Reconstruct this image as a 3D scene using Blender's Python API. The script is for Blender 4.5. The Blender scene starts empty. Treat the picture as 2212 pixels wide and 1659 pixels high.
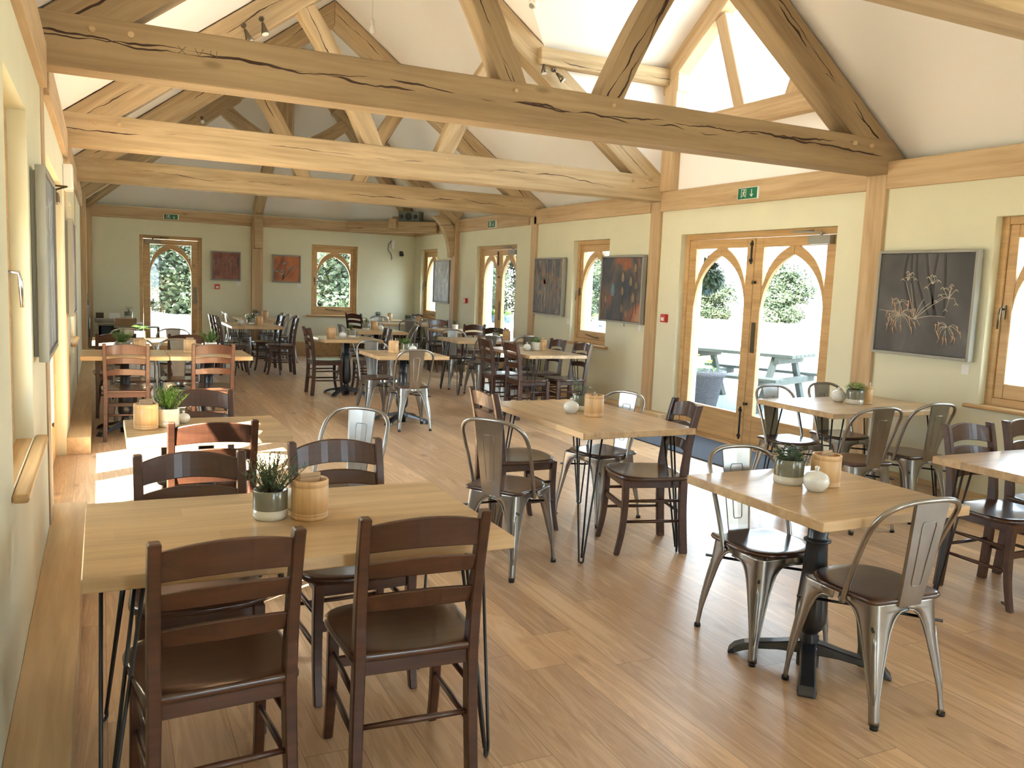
import bpy, bmesh, math, random
from mathutils import Vector, Matrix
PI = math.pi
R = math.radians
random.seed(7)
scene = bpy.context.scene
C = scene.collection

# ------------------------------------------------------------------ camera
FPX, PITCH, ROLL, YAW, CAMZ = 1841.85, .1154, .0406, .4512, 1.5
cy, sy, cp, sp = math.cos(YAW), math.sin(YAW), math.cos(PITCH), math.sin(PITCH)
F = Vector((sy * cp, cy * cp, -sp)); Rt = Vector((cy, -sy, 0)); Up = Rt.cross(F)
R2 = Rt * math.cos(ROLL) + Up * math.sin(ROLL); U2 = -Rt * math.sin(ROLL) + Up * math.cos(ROLL)
cam_data = bpy.data.cameras.new('camera'); cam = bpy.data.objects.new('camera', cam_data); C.objects.link(cam)
cam_data.sensor_width = 36; cam_data.lens = FPX / 2212 * 36; cam_data.clip_start = .05; cam_data.clip_end = 500
cam.matrix_world = Matrix(((R2.x, U2.x, -F.x, 0), (R2.y, U2.y, -F.y, 0), (R2.z, U2.z, -F.z, CAMZ), (0, 0, 0, 1)))
scene.camera = cam
# ------------------------------------------------------------------ world, sun, exposure
vs = scene.view_settings
vs.view_transform = 'Standard'; vs.look = 'None'; vs.gamma = 1; vs.use_curve_mapping = False
vs.exposure = 3.25
w = bpy.data.worlds.new('sky'); scene.world = w; w.use_nodes = True
bg = w.node_tree.nodes['Background']; bg.inputs[0].default_value = (.72, .87, 1, 1); bg.inputs[1].default_value = 1.55
sd = bpy.data.lights.new('sun', 'SUN'); sd.energy = 12.0; sd.color = (1, .95, .86); sd.angle = R(.6)
sun = bpy.data.objects.new('sun', sd); C.objects.link(sun)
sun.rotation_euler = Vector((-1, -.62, 1.06)).to_track_quat('Z', 'Y').to_euler()
sun.location = (-8, 0, 9)
cyc = scene.cycles
cyc.max_bounces = 10; cyc.diffuse_bounces = 6; cyc.glossy_bounces = 4; cyc.transparent_max_bounces = 16
cyc.sample_clamp_indirect = 6; cyc.caustics_reflective = False; cyc.caustics_refractive = False
def portal(loc, rot, sx, sz):
    l = bpy.data.lights.new('window_portal', 'AREA'); l.shape = 'RECTANGLE'; l.size = sx; l.size_y = sz
    l.cycles.is_portal = True
    o = bpy.data.objects.new('window_portal', l); C.objects.link(o); o.location = loc; o.rotation_euler = rot

# ------------------------------------------------------------------ materials
MATS = {}
def newmat(name):
    m = bpy.data.materials.new(name); m.use_nodes = True
    nt = m.node_tree; b = nt.nodes['Principled BSDF']; MATS[name] = m
    return m, nt, b
def plain(name, col, rough=.5, metal=0, coat=0, noise=0, nscale=20, bump=0, spec=.5):
    m, nt, b = newmat(name)
    b.inputs['Base Color'].default_value = (*col, 1); b.inputs['Roughness'].default_value = rough
    b.inputs['Metallic'].default_value = metal; b.inputs['Coat Weight'].default_value = coat
    b.inputs['Specular IOR Level'].default_value = spec
    if noise or bump:
        tc = nt.nodes.new('ShaderNodeTexCoord'); n = nt.nodes.new('ShaderNodeTexNoise')
        n.inputs['Scale'].default_value = nscale; n.inputs['Detail'].default_value = 4
        nt.links.new(tc.outputs['Object'], n.inputs['Vector'])
        if noise:
            r = nt.nodes.new('ShaderNodeValToRGB')
            r.color_ramp.elements[0].position = .3; r.color_ramp.elements[1].position = .7
            r.color_ramp.elements[0].color = (*[c * (1 - noise) for c in col], 1)
            r.color_ramp.elements[1].color = (*[min(1, c * (1 + noise)) for c in col], 1)
            nt.links.new(n.outputs['Fac'], r.inputs['Fac']); nt.links.new(r.outputs['Color'], b.inputs['Base Color'])
        if bump:
            bp = nt.nodes.new('ShaderNodeBump'); bp.inputs['Strength'].default_value = bump; bp.inputs['Distance'].default_value = .01
            nt.links.new(n.outputs['Fac'], bp.inputs['Height']); nt.links.new(bp.outputs['Normal'], b.inputs['Normal'])
    return m
def L(nt, a, b): nt.links.new(a, b)
def node(nt, t, **kw):
    n = nt.nodes.new(t)
    for k, v in kw.items():
        if k.startswith('_'): setattr(n, k[1:], v)
        else: n.inputs[k.replace('_', ' ')].default_value = v
    return n
def ramp(nt, fac, stops):
    r = nt.nodes.new('ShaderNodeValToRGB'); el = r.color_ramp.elements
    while len(el) < len(stops): el.new(.5)
    for e, (p, c) in zip(el, stops): e.position = p; e.color = (*c, 1)
    L(nt, fac, r.inputs['Fac']); return r.outputs['Color']
def mixc(nt, fac, a, b, mode='MIX'):
    m = nt.nodes.new('ShaderNodeMix'); m.data_type = 'RGBA'; m.blend_type = mode
    for s, v in ((m.inputs[0], fac), (m.inputs[6], a), (m.inputs[7], b)):
        if hasattr(v, 'default_value') or hasattr(v, 'is_linked'): L(nt, v, s)
        elif isinstance(v, (int, float)): s.default_value = v
        else: s.default_value = (*v, 1)
    return m.outputs[2]
def wood(name, dark, light, rough=.5, coat=0, scale=1.0, cracks=0, stave=0, bump=.15, knots=True, axis='X'):
    """grain runs along the object's local X"""
    m, nt, b = newmat(name)
    tc = node(nt, 'ShaderNodeTexCoord'); oi = node(nt, 'ShaderNodeObjectInfo')
    mul = node(nt, 'ShaderNodeVectorMath', _operation='SCALE'); mul.inputs[0].default_value = (17, 31, 11)
    L(nt, oi.outputs['Random'], mul.inputs['Scale'])
    add = node(nt, 'ShaderNodeVectorMath', _operation='ADD')
    L(nt, tc.outputs['Object'], add.inputs[0]); L(nt, mul.outputs[0], add.inputs[1])
    mp = node(nt, 'ShaderNodeMapping'); L(nt, add.outputs[0], mp.inputs[0])
    sc = {'X': (1.2, 22, 22), 'Y': (22, 1.2, 22), 'Z': (22, 22, 1.2)}[axis]
    mp.inputs['Scale'].default_value = [s * scale for s in sc]
    n1 = node(nt, 'ShaderNodeTexNoise', Scale=1.0, Detail=6, Roughness=.6, Distortion=.6); L(nt, mp.outputs[0], n1.inputs['Vector'])
    mp2 = node(nt, 'ShaderNodeMapping'); L(nt, add.outputs[0], mp2.inputs[0])
    sc2 = {'X': (.5, 4, 4), 'Y': (4, .5, 4), 'Z': (4, 4, .5)}[axis]
    mp2.inputs['Scale'].default_value = [s * scale for s in sc2]
    n2 = node(nt, 'ShaderNodeTexNoise', Scale=1.0, Detail=3, Distortion=1.2); L(nt, mp2.outputs[0], n2.inputs['Vector'])
    mx = node(nt, 'ShaderNodeMath', _operation='MULTIPLY_ADD'); L(nt, n1.outputs['Fac'], mx.inputs[0]); mx.inputs[1].default_value = .55
    hf = node(nt, 'ShaderNodeMath', _operation='MULTIPLY'); L(nt, n2.outputs['Fac'], hf.inputs[0]); hf.inputs[1].default_value = .45
    L(nt, hf.outputs[0], mx.inputs[2])
    fac = mx.outputs[0]
    col = ramp(nt, fac, [(.36, dark), (.62, light)])
    if stave:
        sx = node(nt, 'ShaderNodeSeparateXYZ'); L(nt, add.outputs[0], sx.inputs[0])
        k = {'X': 'Y', 'Y': 'X'}[axis]
        # staves of one glued top: width 'stave', butt joints each ~0.6 m
        dv = node(nt, 'ShaderNodeMath', _operation='DIVIDE'); L(nt, sx.outputs[k], dv.inputs[0]); dv.inputs[1].default_value = stave
        fl = node(nt, 'ShaderNodeMath', _operation='FLOOR'); L(nt, dv.outputs[0], fl.inputs[0])
        wn = node(nt, 'ShaderNodeTexWhiteNoise', _noise_dimensions='2D')
        ln = node(nt, 'ShaderNodeMath', _operation='MULTIPLY_ADD'); L(nt, sx.outputs[axis], ln.inputs[0]); ln.inputs[1].default_value = 1.3
        fr = node(nt, 'ShaderNodeMath', _operation='MULTIPLY'); L(nt, fl.outputs[0], fr.inputs[0]); fr.inputs[1].default_value = .37
        L(nt, fr.outputs[0], ln.inputs[2])
        f2 = node(nt, 'ShaderNodeMath', _operation='FLOOR'); L(nt, ln.outputs[0], f2.inputs[0])
        cb = node(nt, 'ShaderNodeCombineXYZ'); L(nt, fl.outputs[0], cb.inputs[0]); L(nt, f2.outputs[0], cb.inputs[1])
        L(nt, cb.outputs[0], wn.inputs['Vector'])
        tint = ramp(nt, wn.outputs['Value'], [(0, (.82, .79, .75)), (1, (1.12, 1.1, 1.06))])
        col = mixc(nt, 1.0, col, tint, 'MULTIPLY')
    if knots:
        mp3 = node(nt, 'ShaderNodeMapping'); L(nt, add.outputs[0], mp3.inputs[0])
        sc3 = {'X': (1.1, 3, 3), 'Y': (3, 1.1, 3), 'Z': (3, 3, 1.1)}[axis]
        mp3.inputs['Scale'].default_value = sc3
        vo = node(nt, 'ShaderNodeTexVoronoi', Scale=1.0); L(nt, mp3.outputs[0], vo.inputs['Vector'])
        kc = ramp(nt, vo.outputs['Distance'], [(.03, (.30, .22, .16)), (.075, (1, 1, 1))])
        col = mixc(nt, .5, col, kc, 'MULTIPLY')
    if cracks:
        # drying checks: long thin dark splits near the middle of the face
        for sd_, off_ in ((0, 0), (7.3, .03)) if cracks > 1 else ((0, 0),):
            mp4 = node(nt, 'ShaderNodeMapping'); L(nt, add.outputs[0], mp4.inputs[0]); mp4.inputs['Scale'].default_value = (.8, .1, .8); mp4.inputs['Location'].default_value = (sd_, sd_, 0)
            n4 = node(nt, 'ShaderNodeTexNoise', Scale=1.0, Detail=5, Roughness=.55); L(nt, mp4.outputs[0], n4.inputs['Vector'])
            so = node(nt, 'ShaderNodeSeparateXYZ'); L(nt, tc.outputs['Object'], so.inputs[0])
            wob = node(nt, 'ShaderNodeMath', _operation='MULTIPLY_ADD'); L(nt, n4.outputs['Fac'], wob.inputs[0]); wob.inputs[1].default_value = .30; wob.inputs[2].default_value = -.15 + off_
            df = node(nt, 'ShaderNodeMath', _operation='SUBTRACT'); L(nt, so.outputs['Z'], df.inputs[0]); L(nt, wob.outputs[0], df.inputs[1])
            ab = node(nt, 'ShaderNodeMath', _operation='ABSOLUTE'); L(nt, df.outputs[0], ab.inputs[0])
            mp5 = node(nt, 'ShaderNodeMapping'); L(nt, add.outputs[0], mp5.inputs[0]); mp5.inputs['Scale'].default_value = (2.6, .1, 10); mp5.inputs['Location'].default_value = (sd_ * 2, 0, sd_)
            n5 = node(nt, 'ShaderNodeTexNoise', Scale=1.0, Detail=2); L(nt, mp5.outputs[0], n5.inputs['Vector'])
            wd = node(nt, 'ShaderNodeMath', _operation='MULTIPLY_ADD'); L(nt, n5.outputs['Fac'], wd.inputs[0]); wd.inputs[1].default_value = .034 * cracks; wd.inputs[2].default_value = -.0145 * cracks
            lt = node(nt, 'ShaderNodeMath', _operation='LESS_THAN'); L(nt, ab.outputs[0], lt.inputs[0]); L(nt, wd.outputs[0], lt.inputs[1])
            col = mixc(nt, lt.outputs[0], col, (.05, .022, .012))
    L(nt, col, b.inputs['Base Color'])
    b.inputs['Roughness'].default_value = rough; b.inputs['Coat Weight'].default_value = coat; b.inputs['Coat Roughness'].default_value = .12
    if bump:
        bp = node(nt, 'ShaderNodeBump', Strength=bump, Distance=.004); L(nt, fac, bp.inputs['Height']); L(nt, bp.outputs['Normal'], b.inputs['Normal'])
    return m

OAK_D, OAK_L = (.36, .225, .105), (.60, .42, .225)
wood('oak_beam', (.33, .235, .125), (.54, .41, .25), .75, cracks=.7)
wood('oak_beam_cracked_shaded', (.27, .185, .10), (.40, .29, .165), .8, cracks=1.08)  # cracked oak, colour darkened to carry the shade on the nearest truss
wood('oak_trim', (.40, .27, .14), (.58, .42, .25), .65)
wood('oak_trim_upright', (.40, .27, .14), (.58, .42, .25), .65, axis='Z', cracks=0)
wood('oak_joinery', (.44, .27, .11), (.60, .39, .18), .45, scale=1.6, knots=False, bump=.05)
wood('oak_plinth', (.46, .31, .16), (.66, .48, .28), .5, axis='Y', bump=.05)
wood('table_oak', (.42, .285, .15), (.62, .455, .265), .34, coat=.25, scale=1.3, stave=.095, knots=False, bump=.04)
wood('walnut', (.040, .0135, .0060), (.080, .029, .0135), .40, coat=.28, scale=1.5, knots=False, bump=.03)
wood('walnut_seat', (.038, .014, .0075), (.074, .029, .015), .28, coat=.5, scale=1.2, knots=False, bump=.03)
wood('pot_wood', (.56, .34, .15), (.76, .52, .28), .4, scale=3, axis='Z', knots=False, bump=.03)
wood('grey_wood', (.22, .20, .16), (.42, .39, .32), .7, scale=1.2)
plain('wall_paint', (.70, .69, .53), .75, noise=.025, nscale=3, bump=.05)
plain('ceiling_paint', (.90, .89, .89), .8)
plain('black_iron', (.012, .013, .016), .38, 0, coat=.3)
plain('black_rod', (.018, .018, .020), .42)
plain('rubber', (.01, .01, .01), .7)
plain('gunmetal', (.33, .32, .30), .28, 1, noise=.10, nscale=9)
plain('chrome', (.6, .6, .6), .22, 1)
plain('bronze_metal', (.16, .13, .09), .35, 1)
plain('glaze_grey', (.17, .17, .125), .18, coat=.4)
plain('glaze_olive', (.16, .16, .105), .2, coat=.4)
plain('glaze_cream', (.62, .60, .52), .22, coat=.4)
plain('porcelain', (.74, .76, .74), .12, coat=.5)
plain('soil', (.02, .013, .008), .95, noise=.4, nscale=80)
plain('leaf_green', (.085, .20, .03), .5, noise=.35, nscale=14)
plain('leaf_bright', (.12, .30, .035), .5, noise=.35, nscale=14)
plain('leaf_grey', (.10, .17, .075), .55, noise=.3, nscale=14)
plain('leaf_dark', (.035, .09, .025), .5, noise=.35, nscale=14)
plain('basket_leaf', (.012, .030, .014), .6, noise=.3, nscale=14)
plain('stem_brown', (.11, .08, .04), .7)
plain('napkin', (.46, .33, .21), .85, noise=.05, nscale=40)
plain('sign_green', (.005, .16, .075), .4)
plain('white_plastic', (.80, .80, .78), .4)
plain('red_plastic', (.50, .02, .012), .35)
plain('black_plastic', (.015, .015, .017), .4)
plain('frame_grey', (.30, .30, .27), .5)
plain('door_mat', (.045, .055, .075), .95, noise=.3, nscale=250, bump=.4)
plain('paper', (.82, .82, .80), .8)
plain('pale_paint', (.55, .50, .42), .7)
plain('rust_paint', (.48, .16, .06), .7)
plain('blue_paint', (.22, .36, .45), .7)
plain('teal_cabinet', (.03, .06, .065), .35)
plain('cardboard', (.34, .23, .13), .8)
plain('crate_dark', (.09, .05, .03), .6)
plain('speaker_grey', (.14, .17, .15), .5)
plain('lamp_glass', (.9, .9, .88), .15)
plain('weathered_wood', (.075, .08, .07), .8, noise=.15, nscale=10)
plain('terrace_stone', (.17, .20, .21), .7, noise=.1, nscale=3)
plain('gravel', (.55, .50, .40), .9, noise=.12, nscale=12)
plain('lawn', (.42, .44, .22), .9, noise=.15, nscale=5)
plain('tub_blue', (.05, .10, .16), .5)
plain('terracotta', (.07, .065, .075), .8, noise=.35, nscale=60, bump=.3)
plain('flower_yellow', (.75, .55, .03), .6)
plain('bark', (.10, .075, .05), .9)
plain('roof_outside', (.12, .09, .07), .9)

def foliage(name, a, b_):
    m, nt, b = newmat(name)
    oi = node(nt, 'ShaderNodeObjectInfo'); tc = node(nt, 'ShaderNodeTexCoord')
    n = node(nt, 'ShaderNodeTexNoise', Scale=1.3, Detail=3); L(nt, tc.outputs['Object'], n.inputs['Vector'])
    L(nt, ramp(nt, n.outputs['Fac'], [(.35, a), (.65, b_)]), b.inputs['Base Color'])
    b.inputs['Roughness'].default_value = .6
    return m
foliage('tree_leaf', (.009, .022, .012), (.040, .066, .030))
foliage('tree_leaf_pale', (.014, .028, .014), (.060, .088, .042))

def glassmat():
    m = bpy.data.materials.new('window_glass'); m.use_nodes = True; nt = m.node_tree; nt.nodes.clear()
    o = nt.nodes.new('ShaderNodeOutputMaterial'); t = nt.nodes.new('ShaderNodeBsdfTransparent'); g = nt.nodes.new('ShaderNodeBsdfGlossy')
    t.inputs[0].default_value = (.95, .97, .97, 1); g.inputs['Roughness'].default_value = .02
    fr = nt.nodes.new('ShaderNodeFresnel'); ge = nt.nodes.new('ShaderNodeNewGeometry'); ma = nt.nodes.new('ShaderNodeMapRange')
    ma.inputs[3].default_value = 1.45; ma.inputs[4].default_value = 1 / 1.45
    L(nt, ge.outputs['Backfacing'], ma.inputs[0]); L(nt, ma.outputs[0], fr.inputs[0]); mx = nt.nodes.new('ShaderNodeMixShader')
    L(nt, fr.outputs[0], mx.inputs[0]); L(nt, t.outputs[0], mx.inputs[1]); L(nt, g.outputs[0], mx.inputs[2]); L(nt, mx.outputs[0], o.inputs[0])
    MATS['window_glass'] = m
glassmat()

def floormat():
    m, nt, b = newmat('floor_oak')
    tc = node(nt, 'ShaderNodeTexCoord'); sx = node(nt, 'ShaderNodeSeparateXYZ'); L(nt, tc.outputs['Object'], sx.inputs[0])
    W_, LEN = .185, 2.1
    dv = node(nt, 'ShaderNodeMath', _operation='DIVIDE'); L(nt, sx.outputs['X'], dv.inputs[0]); dv.inputs[1].default_value = W_
    row = node(nt, 'ShaderNodeMath', _operation='FLOOR'); L(nt, dv.outputs[0], row.inputs[0])
    rn = node(nt, 'ShaderNodeTexWhiteNoise', _noise_dimensions='1D'); L(nt, row.outputs[0], rn.inputs['W'])
    yv = node(nt, 'ShaderNodeMath', _operation='DIVIDE'); L(nt, sx.outputs['Y'], yv.inputs[0]); yv.inputs[1].default_value = LEN
    ya = node(nt, 'ShaderNodeMath', _operation='ADD'); L(nt, yv.outputs[0], ya.inputs[0]); L(nt, rn.outputs['Value'], ya.inputs[1])
    col_ = node(nt, 'ShaderNodeMath', _operation='FLOOR'); L(nt, ya.outputs[0], col_.inputs[0])
    cb = node(nt, 'ShaderNodeCombineXYZ'); L(nt, row.outputs[0], cb.inputs[0]); L(nt, col_.outputs[0], cb.inputs[1])
    wn = node(nt, 'ShaderNodeTexWhiteNoise', _noise_dimensions='2D'); L(nt, cb.outputs[0], wn.inputs['Vector'])
    sc = node(nt, 'ShaderNodeVectorMath', _operation='SCALE'); L(nt, wn.outputs['Color'], sc.inputs[0]); sc.inputs['Scale'].default_value = 40
    ad = node(nt, 'ShaderNodeVectorMath', _operation='ADD'); L(nt, tc.outputs['Object'], ad.inputs[0]); L(nt, sc.outputs[0], ad.inputs[1])
    mp = node(nt, 'ShaderNodeMapping'); L(nt, ad.outputs[0], mp.inputs[0]); mp.inputs['Scale'].default_value = (13, .9, 1)
    n1 = node(nt, 'ShaderNodeTexNoise', Scale=1.0, Detail=5, Roughness=.6, Distortion=1.4); L(nt, mp.outputs[0], n1.inputs['Vector'])
    sn = node(nt, 'ShaderNodeMath', _operation='MULTIPLY'); L(nt, n1.outputs['Fac'], sn.inputs[0]); sn.inputs[1].default_value = 34
    si = node(nt, 'ShaderNodeMath', _operation='SINE'); L(nt, sn.outputs[0], si.inputs[0])
    sm = node(nt, 'ShaderNodeMath', _operation='MULTIPLY_ADD'); L(nt, si.outputs[0], sm.inputs[0]); sm.inputs[1].default_value = .10
    L(nt, n1.outputs['Fac'], sm.inputs[2])
    c = ramp(nt, sm.outputs[0], [(.30, (.44, .285, .16)), (.50, (.56, .385, .235)), (.72, (.65, .47, .30))])
    tint = ramp(nt, wn.outputs['Value'], [(0, (.80, .76, .74)), (.5, (1, .98, .96)), (1, (1.14, 1.10, 1.04))])
    c = mixc(nt, 1.0, c, tint, 'MULTIPLY')
    mp3 = node(nt, 'ShaderNodeMapping'); L(nt, ad.outputs[0], mp3.inputs[0]); mp3.inputs['Scale'].default_value = (2.6, 1.5, 1)
    vo = node(nt, 'ShaderNodeTexVoronoi', Scale=1.0); L(nt, mp3.outputs[0], vo.inputs['Vector'])
    kc = ramp(nt, vo.outputs['Distance'], [(.02, (.42, .34, .30)), (.11, (1, 1, 1))])
    c = mixc(nt, .75, c, kc, 'MULTIPLY')
    # joints
    def joint(v, width):
        f = node(nt, 'ShaderNodeMath', _operation='FRACT'); L(nt, v, f.inputs[0])
        s = node(nt, 'ShaderNodeMath', _operation='SUBTRACT'); L(nt, f.outputs[0], s.inputs[0]); s.inputs[1].default_value = .5
        a = node(nt, 'ShaderNodeMath', _operation='ABSOLUTE'); L(nt, s.outputs[0], a.inputs[0])
        g = node(nt, 'ShaderNodeMath', _operation='GREATER_THAN'); L(nt, a.outputs[0], g.inputs[0]); g.inputs[1].default_value = .5 - width
        return g.outputs[0]
    j1 = joint(dv.outputs[0], .0075); j2 = joint(ya.outputs[0], .0007)
    mxj = node(nt, 'ShaderNodeMath', _operation='MAXIMUM'); L(nt, j1, mxj.inputs[0]); L(nt, j2, mxj.inputs[1])
    half = node(nt, 'ShaderNodeMath', _operation='MULTIPLY'); L(nt, mxj.outputs[0], half.inputs[0]); half.inputs[1].default_value = .6
    c = mixc(nt, half.outputs[0], c, (.13, .075, .04))
    L(nt, c, b.inputs['Base Color'])
    b.inputs['Roughness'].default_value = .36; b.inputs['Coat Weight'].default_value = .25; b.inputs['Coat Roughness'].default_value = .22
    bp = node(nt, 'ShaderNodeBump', Strength=.12, Distance=.003); L(nt, sm.outputs[0], bp.inputs['Height']); L(nt, bp.outputs['Normal'], b.inputs['Normal'])
floormat()

def artmat(name, stops, scale=(2, 2, 6), detail=6, dist=1.5, seed=0):
    m, nt, b = newmat(name)
    tc = node(nt, 'ShaderNodeTexCoord'); mp = node(nt, 'ShaderNodeMapping'); L(nt, tc.outputs['Object'], mp.inputs[0])
    mp.inputs['Scale'].default_value = scale; mp.inputs['Location'].default_value = (seed, seed * 2, seed * 3)
    n = node(nt, 'ShaderNodeTexNoise', Scale=1.0, Detail=detail, Distortion=dist); L(nt, mp.outputs[0], n.inputs['Vector'])
    L(nt, ramp(nt, n.outputs['Fac'], stops), b.inputs['Base Color']); b.inputs['Roughness'].default_value = .55
    return m
artmat('art_dark_seed', [(.35, (.035, .033, .035)), (.55, (.085, .083, .085)), (.7, (.21, .20, .20))], (2.2, 1, 1.4), 3, .6, 1)
artmat('art_tulip', [(.36, (.045, .055, .075)), (.5, (.10, .09, .09)), (.62, (.28, .10, .05)), (.75, (.40, .22, .14))], (3, 1, 2), 5, 1.2, 5)
artmat('art_poppy', [(.36, (.05, .06, .08)), (.5, (.13, .14, .16)), (.62, (.30, .17, .09)), (.7, (.42, .40, .38))], (14, 1, 3.5), 6, 1.5, 3)
artmat('art_silver', [(.36, (.22, .25, .30)), (.5, (.38, .41, .46)), (.66, (.60, .62, .64))], (4, 1, 3), 6, 2.2, 8)
artmat('art_rust', [(.36, (.13, .05, .04)), (.5, (.26, .09, .06)), (.66, (.34, .17, .13))], (9, 1, 3), 6, 1.5, 11)
artmat('art_orange', [(.36, (.24, .08, .05)), (.5, (.42, .14, .06)), (.66, (.55, .20, .07))], (3, 1, 3), 4, 1.0, 14)
artmat('art_grey_flow', [(.36, (.07, .08, .09)), (.5, (.22, .25, .28)), (.6, (.45, .50, .54)), (.72, (.16, .13, .12))], (9, 9, 2.2), 5, 1.8, 17)

# ------------------------------------------------------------------ mesh helpers
class MB:
    def __init__(s): s.v = []; s.f = []; s.sm = []
    def add(s, verts, faces, smooth=False):
        n = len(s.v); s.v += [tuple(v) for v in verts]
        for f in faces: s.f.append([i + n for i in f]); s.sm.append(smooth)
        return s
    def box(s, x0, x1, y0, y1, z0, z1, mat=None):
        vs_ = [Vector(p) for p in ((x0, y0, z0), (x1, y0, z0), (x1, y1, z0), (x0, y1, z0), (x0, y0, z1), (x1, y0, z1), (x1, y1, z1), (x0, y1, z1))]
        if mat: vs_ = [mat @ p for p in vs_]
        return s.add(vs_, [(0, 3, 2, 1), (4, 5, 6, 7), (0, 1, 5, 4), (1, 2, 6, 5), (2, 3, 7, 6), (3, 0, 4, 7)])
    def loft(s, rings, close=True, caps=True, smooth=False):
        n = len(rings[0]); vs_ = [p for r in rings for p in r]; fs = []
        for i in range(len(rings) - 1):
            for j in range(n if close else n - 1):
                a, b_ = i * n + j, i * n + (j + 1) % n
                fs.append((a, b_, b_ + n, a + n))
        k = len(s.v); s.add(vs_, fs, smooth)
        if caps and close:
            s.f.append([k + j for j in reversed(range(n))]); s.sm.append(False)
            s.f.append([k + (len(rings) - 1) * n + j for j in range(n)]); s.sm.append(False)
        return s
    def tube(s, pts, r, n=8, smooth=True, closed=False):
        pts = [Vector(p) for p in pts]; rings = []; m = len(pts)
        rr = r if isinstance(r, (list, tuple)) else [r] * m
        up = None
        for i, p in enumerate(pts):
            if closed: t = pts[(i + 1) % m] - pts[i - 1]
            else: t = pts[min(i + 1, m - 1)] - pts[max(i - 1, 0)]
            t.normalize()
            if up is None:
                up = Vector((0, 0, 1)) if abs(t.z) < .9 else Vector((0, 1, 0))
            a = t.cross(up); a.normalize(); b_ = a.cross(t); b_.normalize(); up = b_
            rings.append([p + (a * math.cos(2 * PI * k / n) + b_ * math.sin(2 * PI * k / n)) * rr[i] for k in range(n)])
        if closed: rings.append(rings[0])
        return s.loft(rings, True, not closed, smooth)
    def lathe(s, prof, n=24, c=(0, 0, 0), smooth=True, caps=True):
        rings = [[(c[0] + r * math.cos(2 * PI * k / n), c[1] + r * math.sin(2 * PI * k / n), c[2] + z) for k in range(n)] for r, z in prof]
        return s.loft(rings, True, caps, smooth)
    def prism(s, poly, y0, y1, mat=None, ax='XZ'):
        """poly of 2-D points extruded between y0 and y1 (third axis)"""
        def P(p, t):
            v = {'XZ': (p[0], t, p[1]), 'YZ': (t, p[0], p[1]), 'XY': (p[0], p[1], t)}[ax]
            return mat @ Vector(v) if mat else Vector(v)
        n = len(poly); vs_ = [P(p, y0) for p in poly] + [P(p, y1) for p in poly]
        fs = [(i, (i + 1) % n, (i + 1) % n + n, i + n) for i in range(n)] + [tuple(reversed(range(n))), tuple(range(n, 2 * n))]
        return s.add(vs_, fs)
    def strip(s, A, B, y0, y1):
        """solid between two matching 2-D polylines in XZ"""
        rings = []
        for a, b_ in zip(A, B):
            rings.append([(a[0], y0, a[1]), (b_[0], y0, b_[1]), (b_[0], y1, b_[1]), (a[0], y1, a[1])])
        return s.loft(rings)
    def build(s, name, mat, parent=None, bevel=0, seg=1, auto=None):
        me = bpy.data.meshes.new(name); me.from_pydata(s.v, [], s.f)
        me.polygons.foreach_set('use_smooth', s.sm)
        bm = bmesh.new(); bm.from_mesh(me); bmesh.ops.recalc_face_normals(bm, faces=bm.faces)
        if bevel:
            ed = [e for e in bm.edges if len(e.link_faces) == 2 and e.calc_face_angle(0) > R(35)]
            bmesh.ops.bevel(bm, geom=ed, offset=bevel, segments=seg, profile=.5, affect='EDGES', clamp_overlap=True)
        bm.to_mesh(me); bm.free()
        me.materials.append(MATS[mat] if isinstance(mat, str) else mat)
        o = bpy.data.objects.new(name, me); C.objects.link(o)
        if parent: o.parent = parent
        return o
def empty(name, loc=(0, 0, 0), rz=0):
    o = bpy.data.objects.new(name, None); o.empty_display_size = .1; C.objects.link(o)
    o.location = loc; o.rotation_euler = (0, 0, rz); return o
def tag(o, label=None, cat=None, group=None, kind=None):
    if label: o['label'] = label
    if cat: o['category'] = cat
    if group: o['group'] = group
    if kind: o['kind'] = kind
    return o
def struct(o, label, cat='wall'): return tag(o, label, cat, kind='structure')
KIDS = {}
def kids(o): return [c for c in bpy.data.objects if c.parent == o]
def copy_tree(o, parent=None):
    c = o.copy(); C.objects.link(c)
    if parent: c.parent = parent
    if o.name not in KIDS: KIDS[o.name] = [k.name for k in kids(o)]
    for k in KIDS[o.name]: copy_tree(bpy.data.objects[k], c)
    return c
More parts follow.
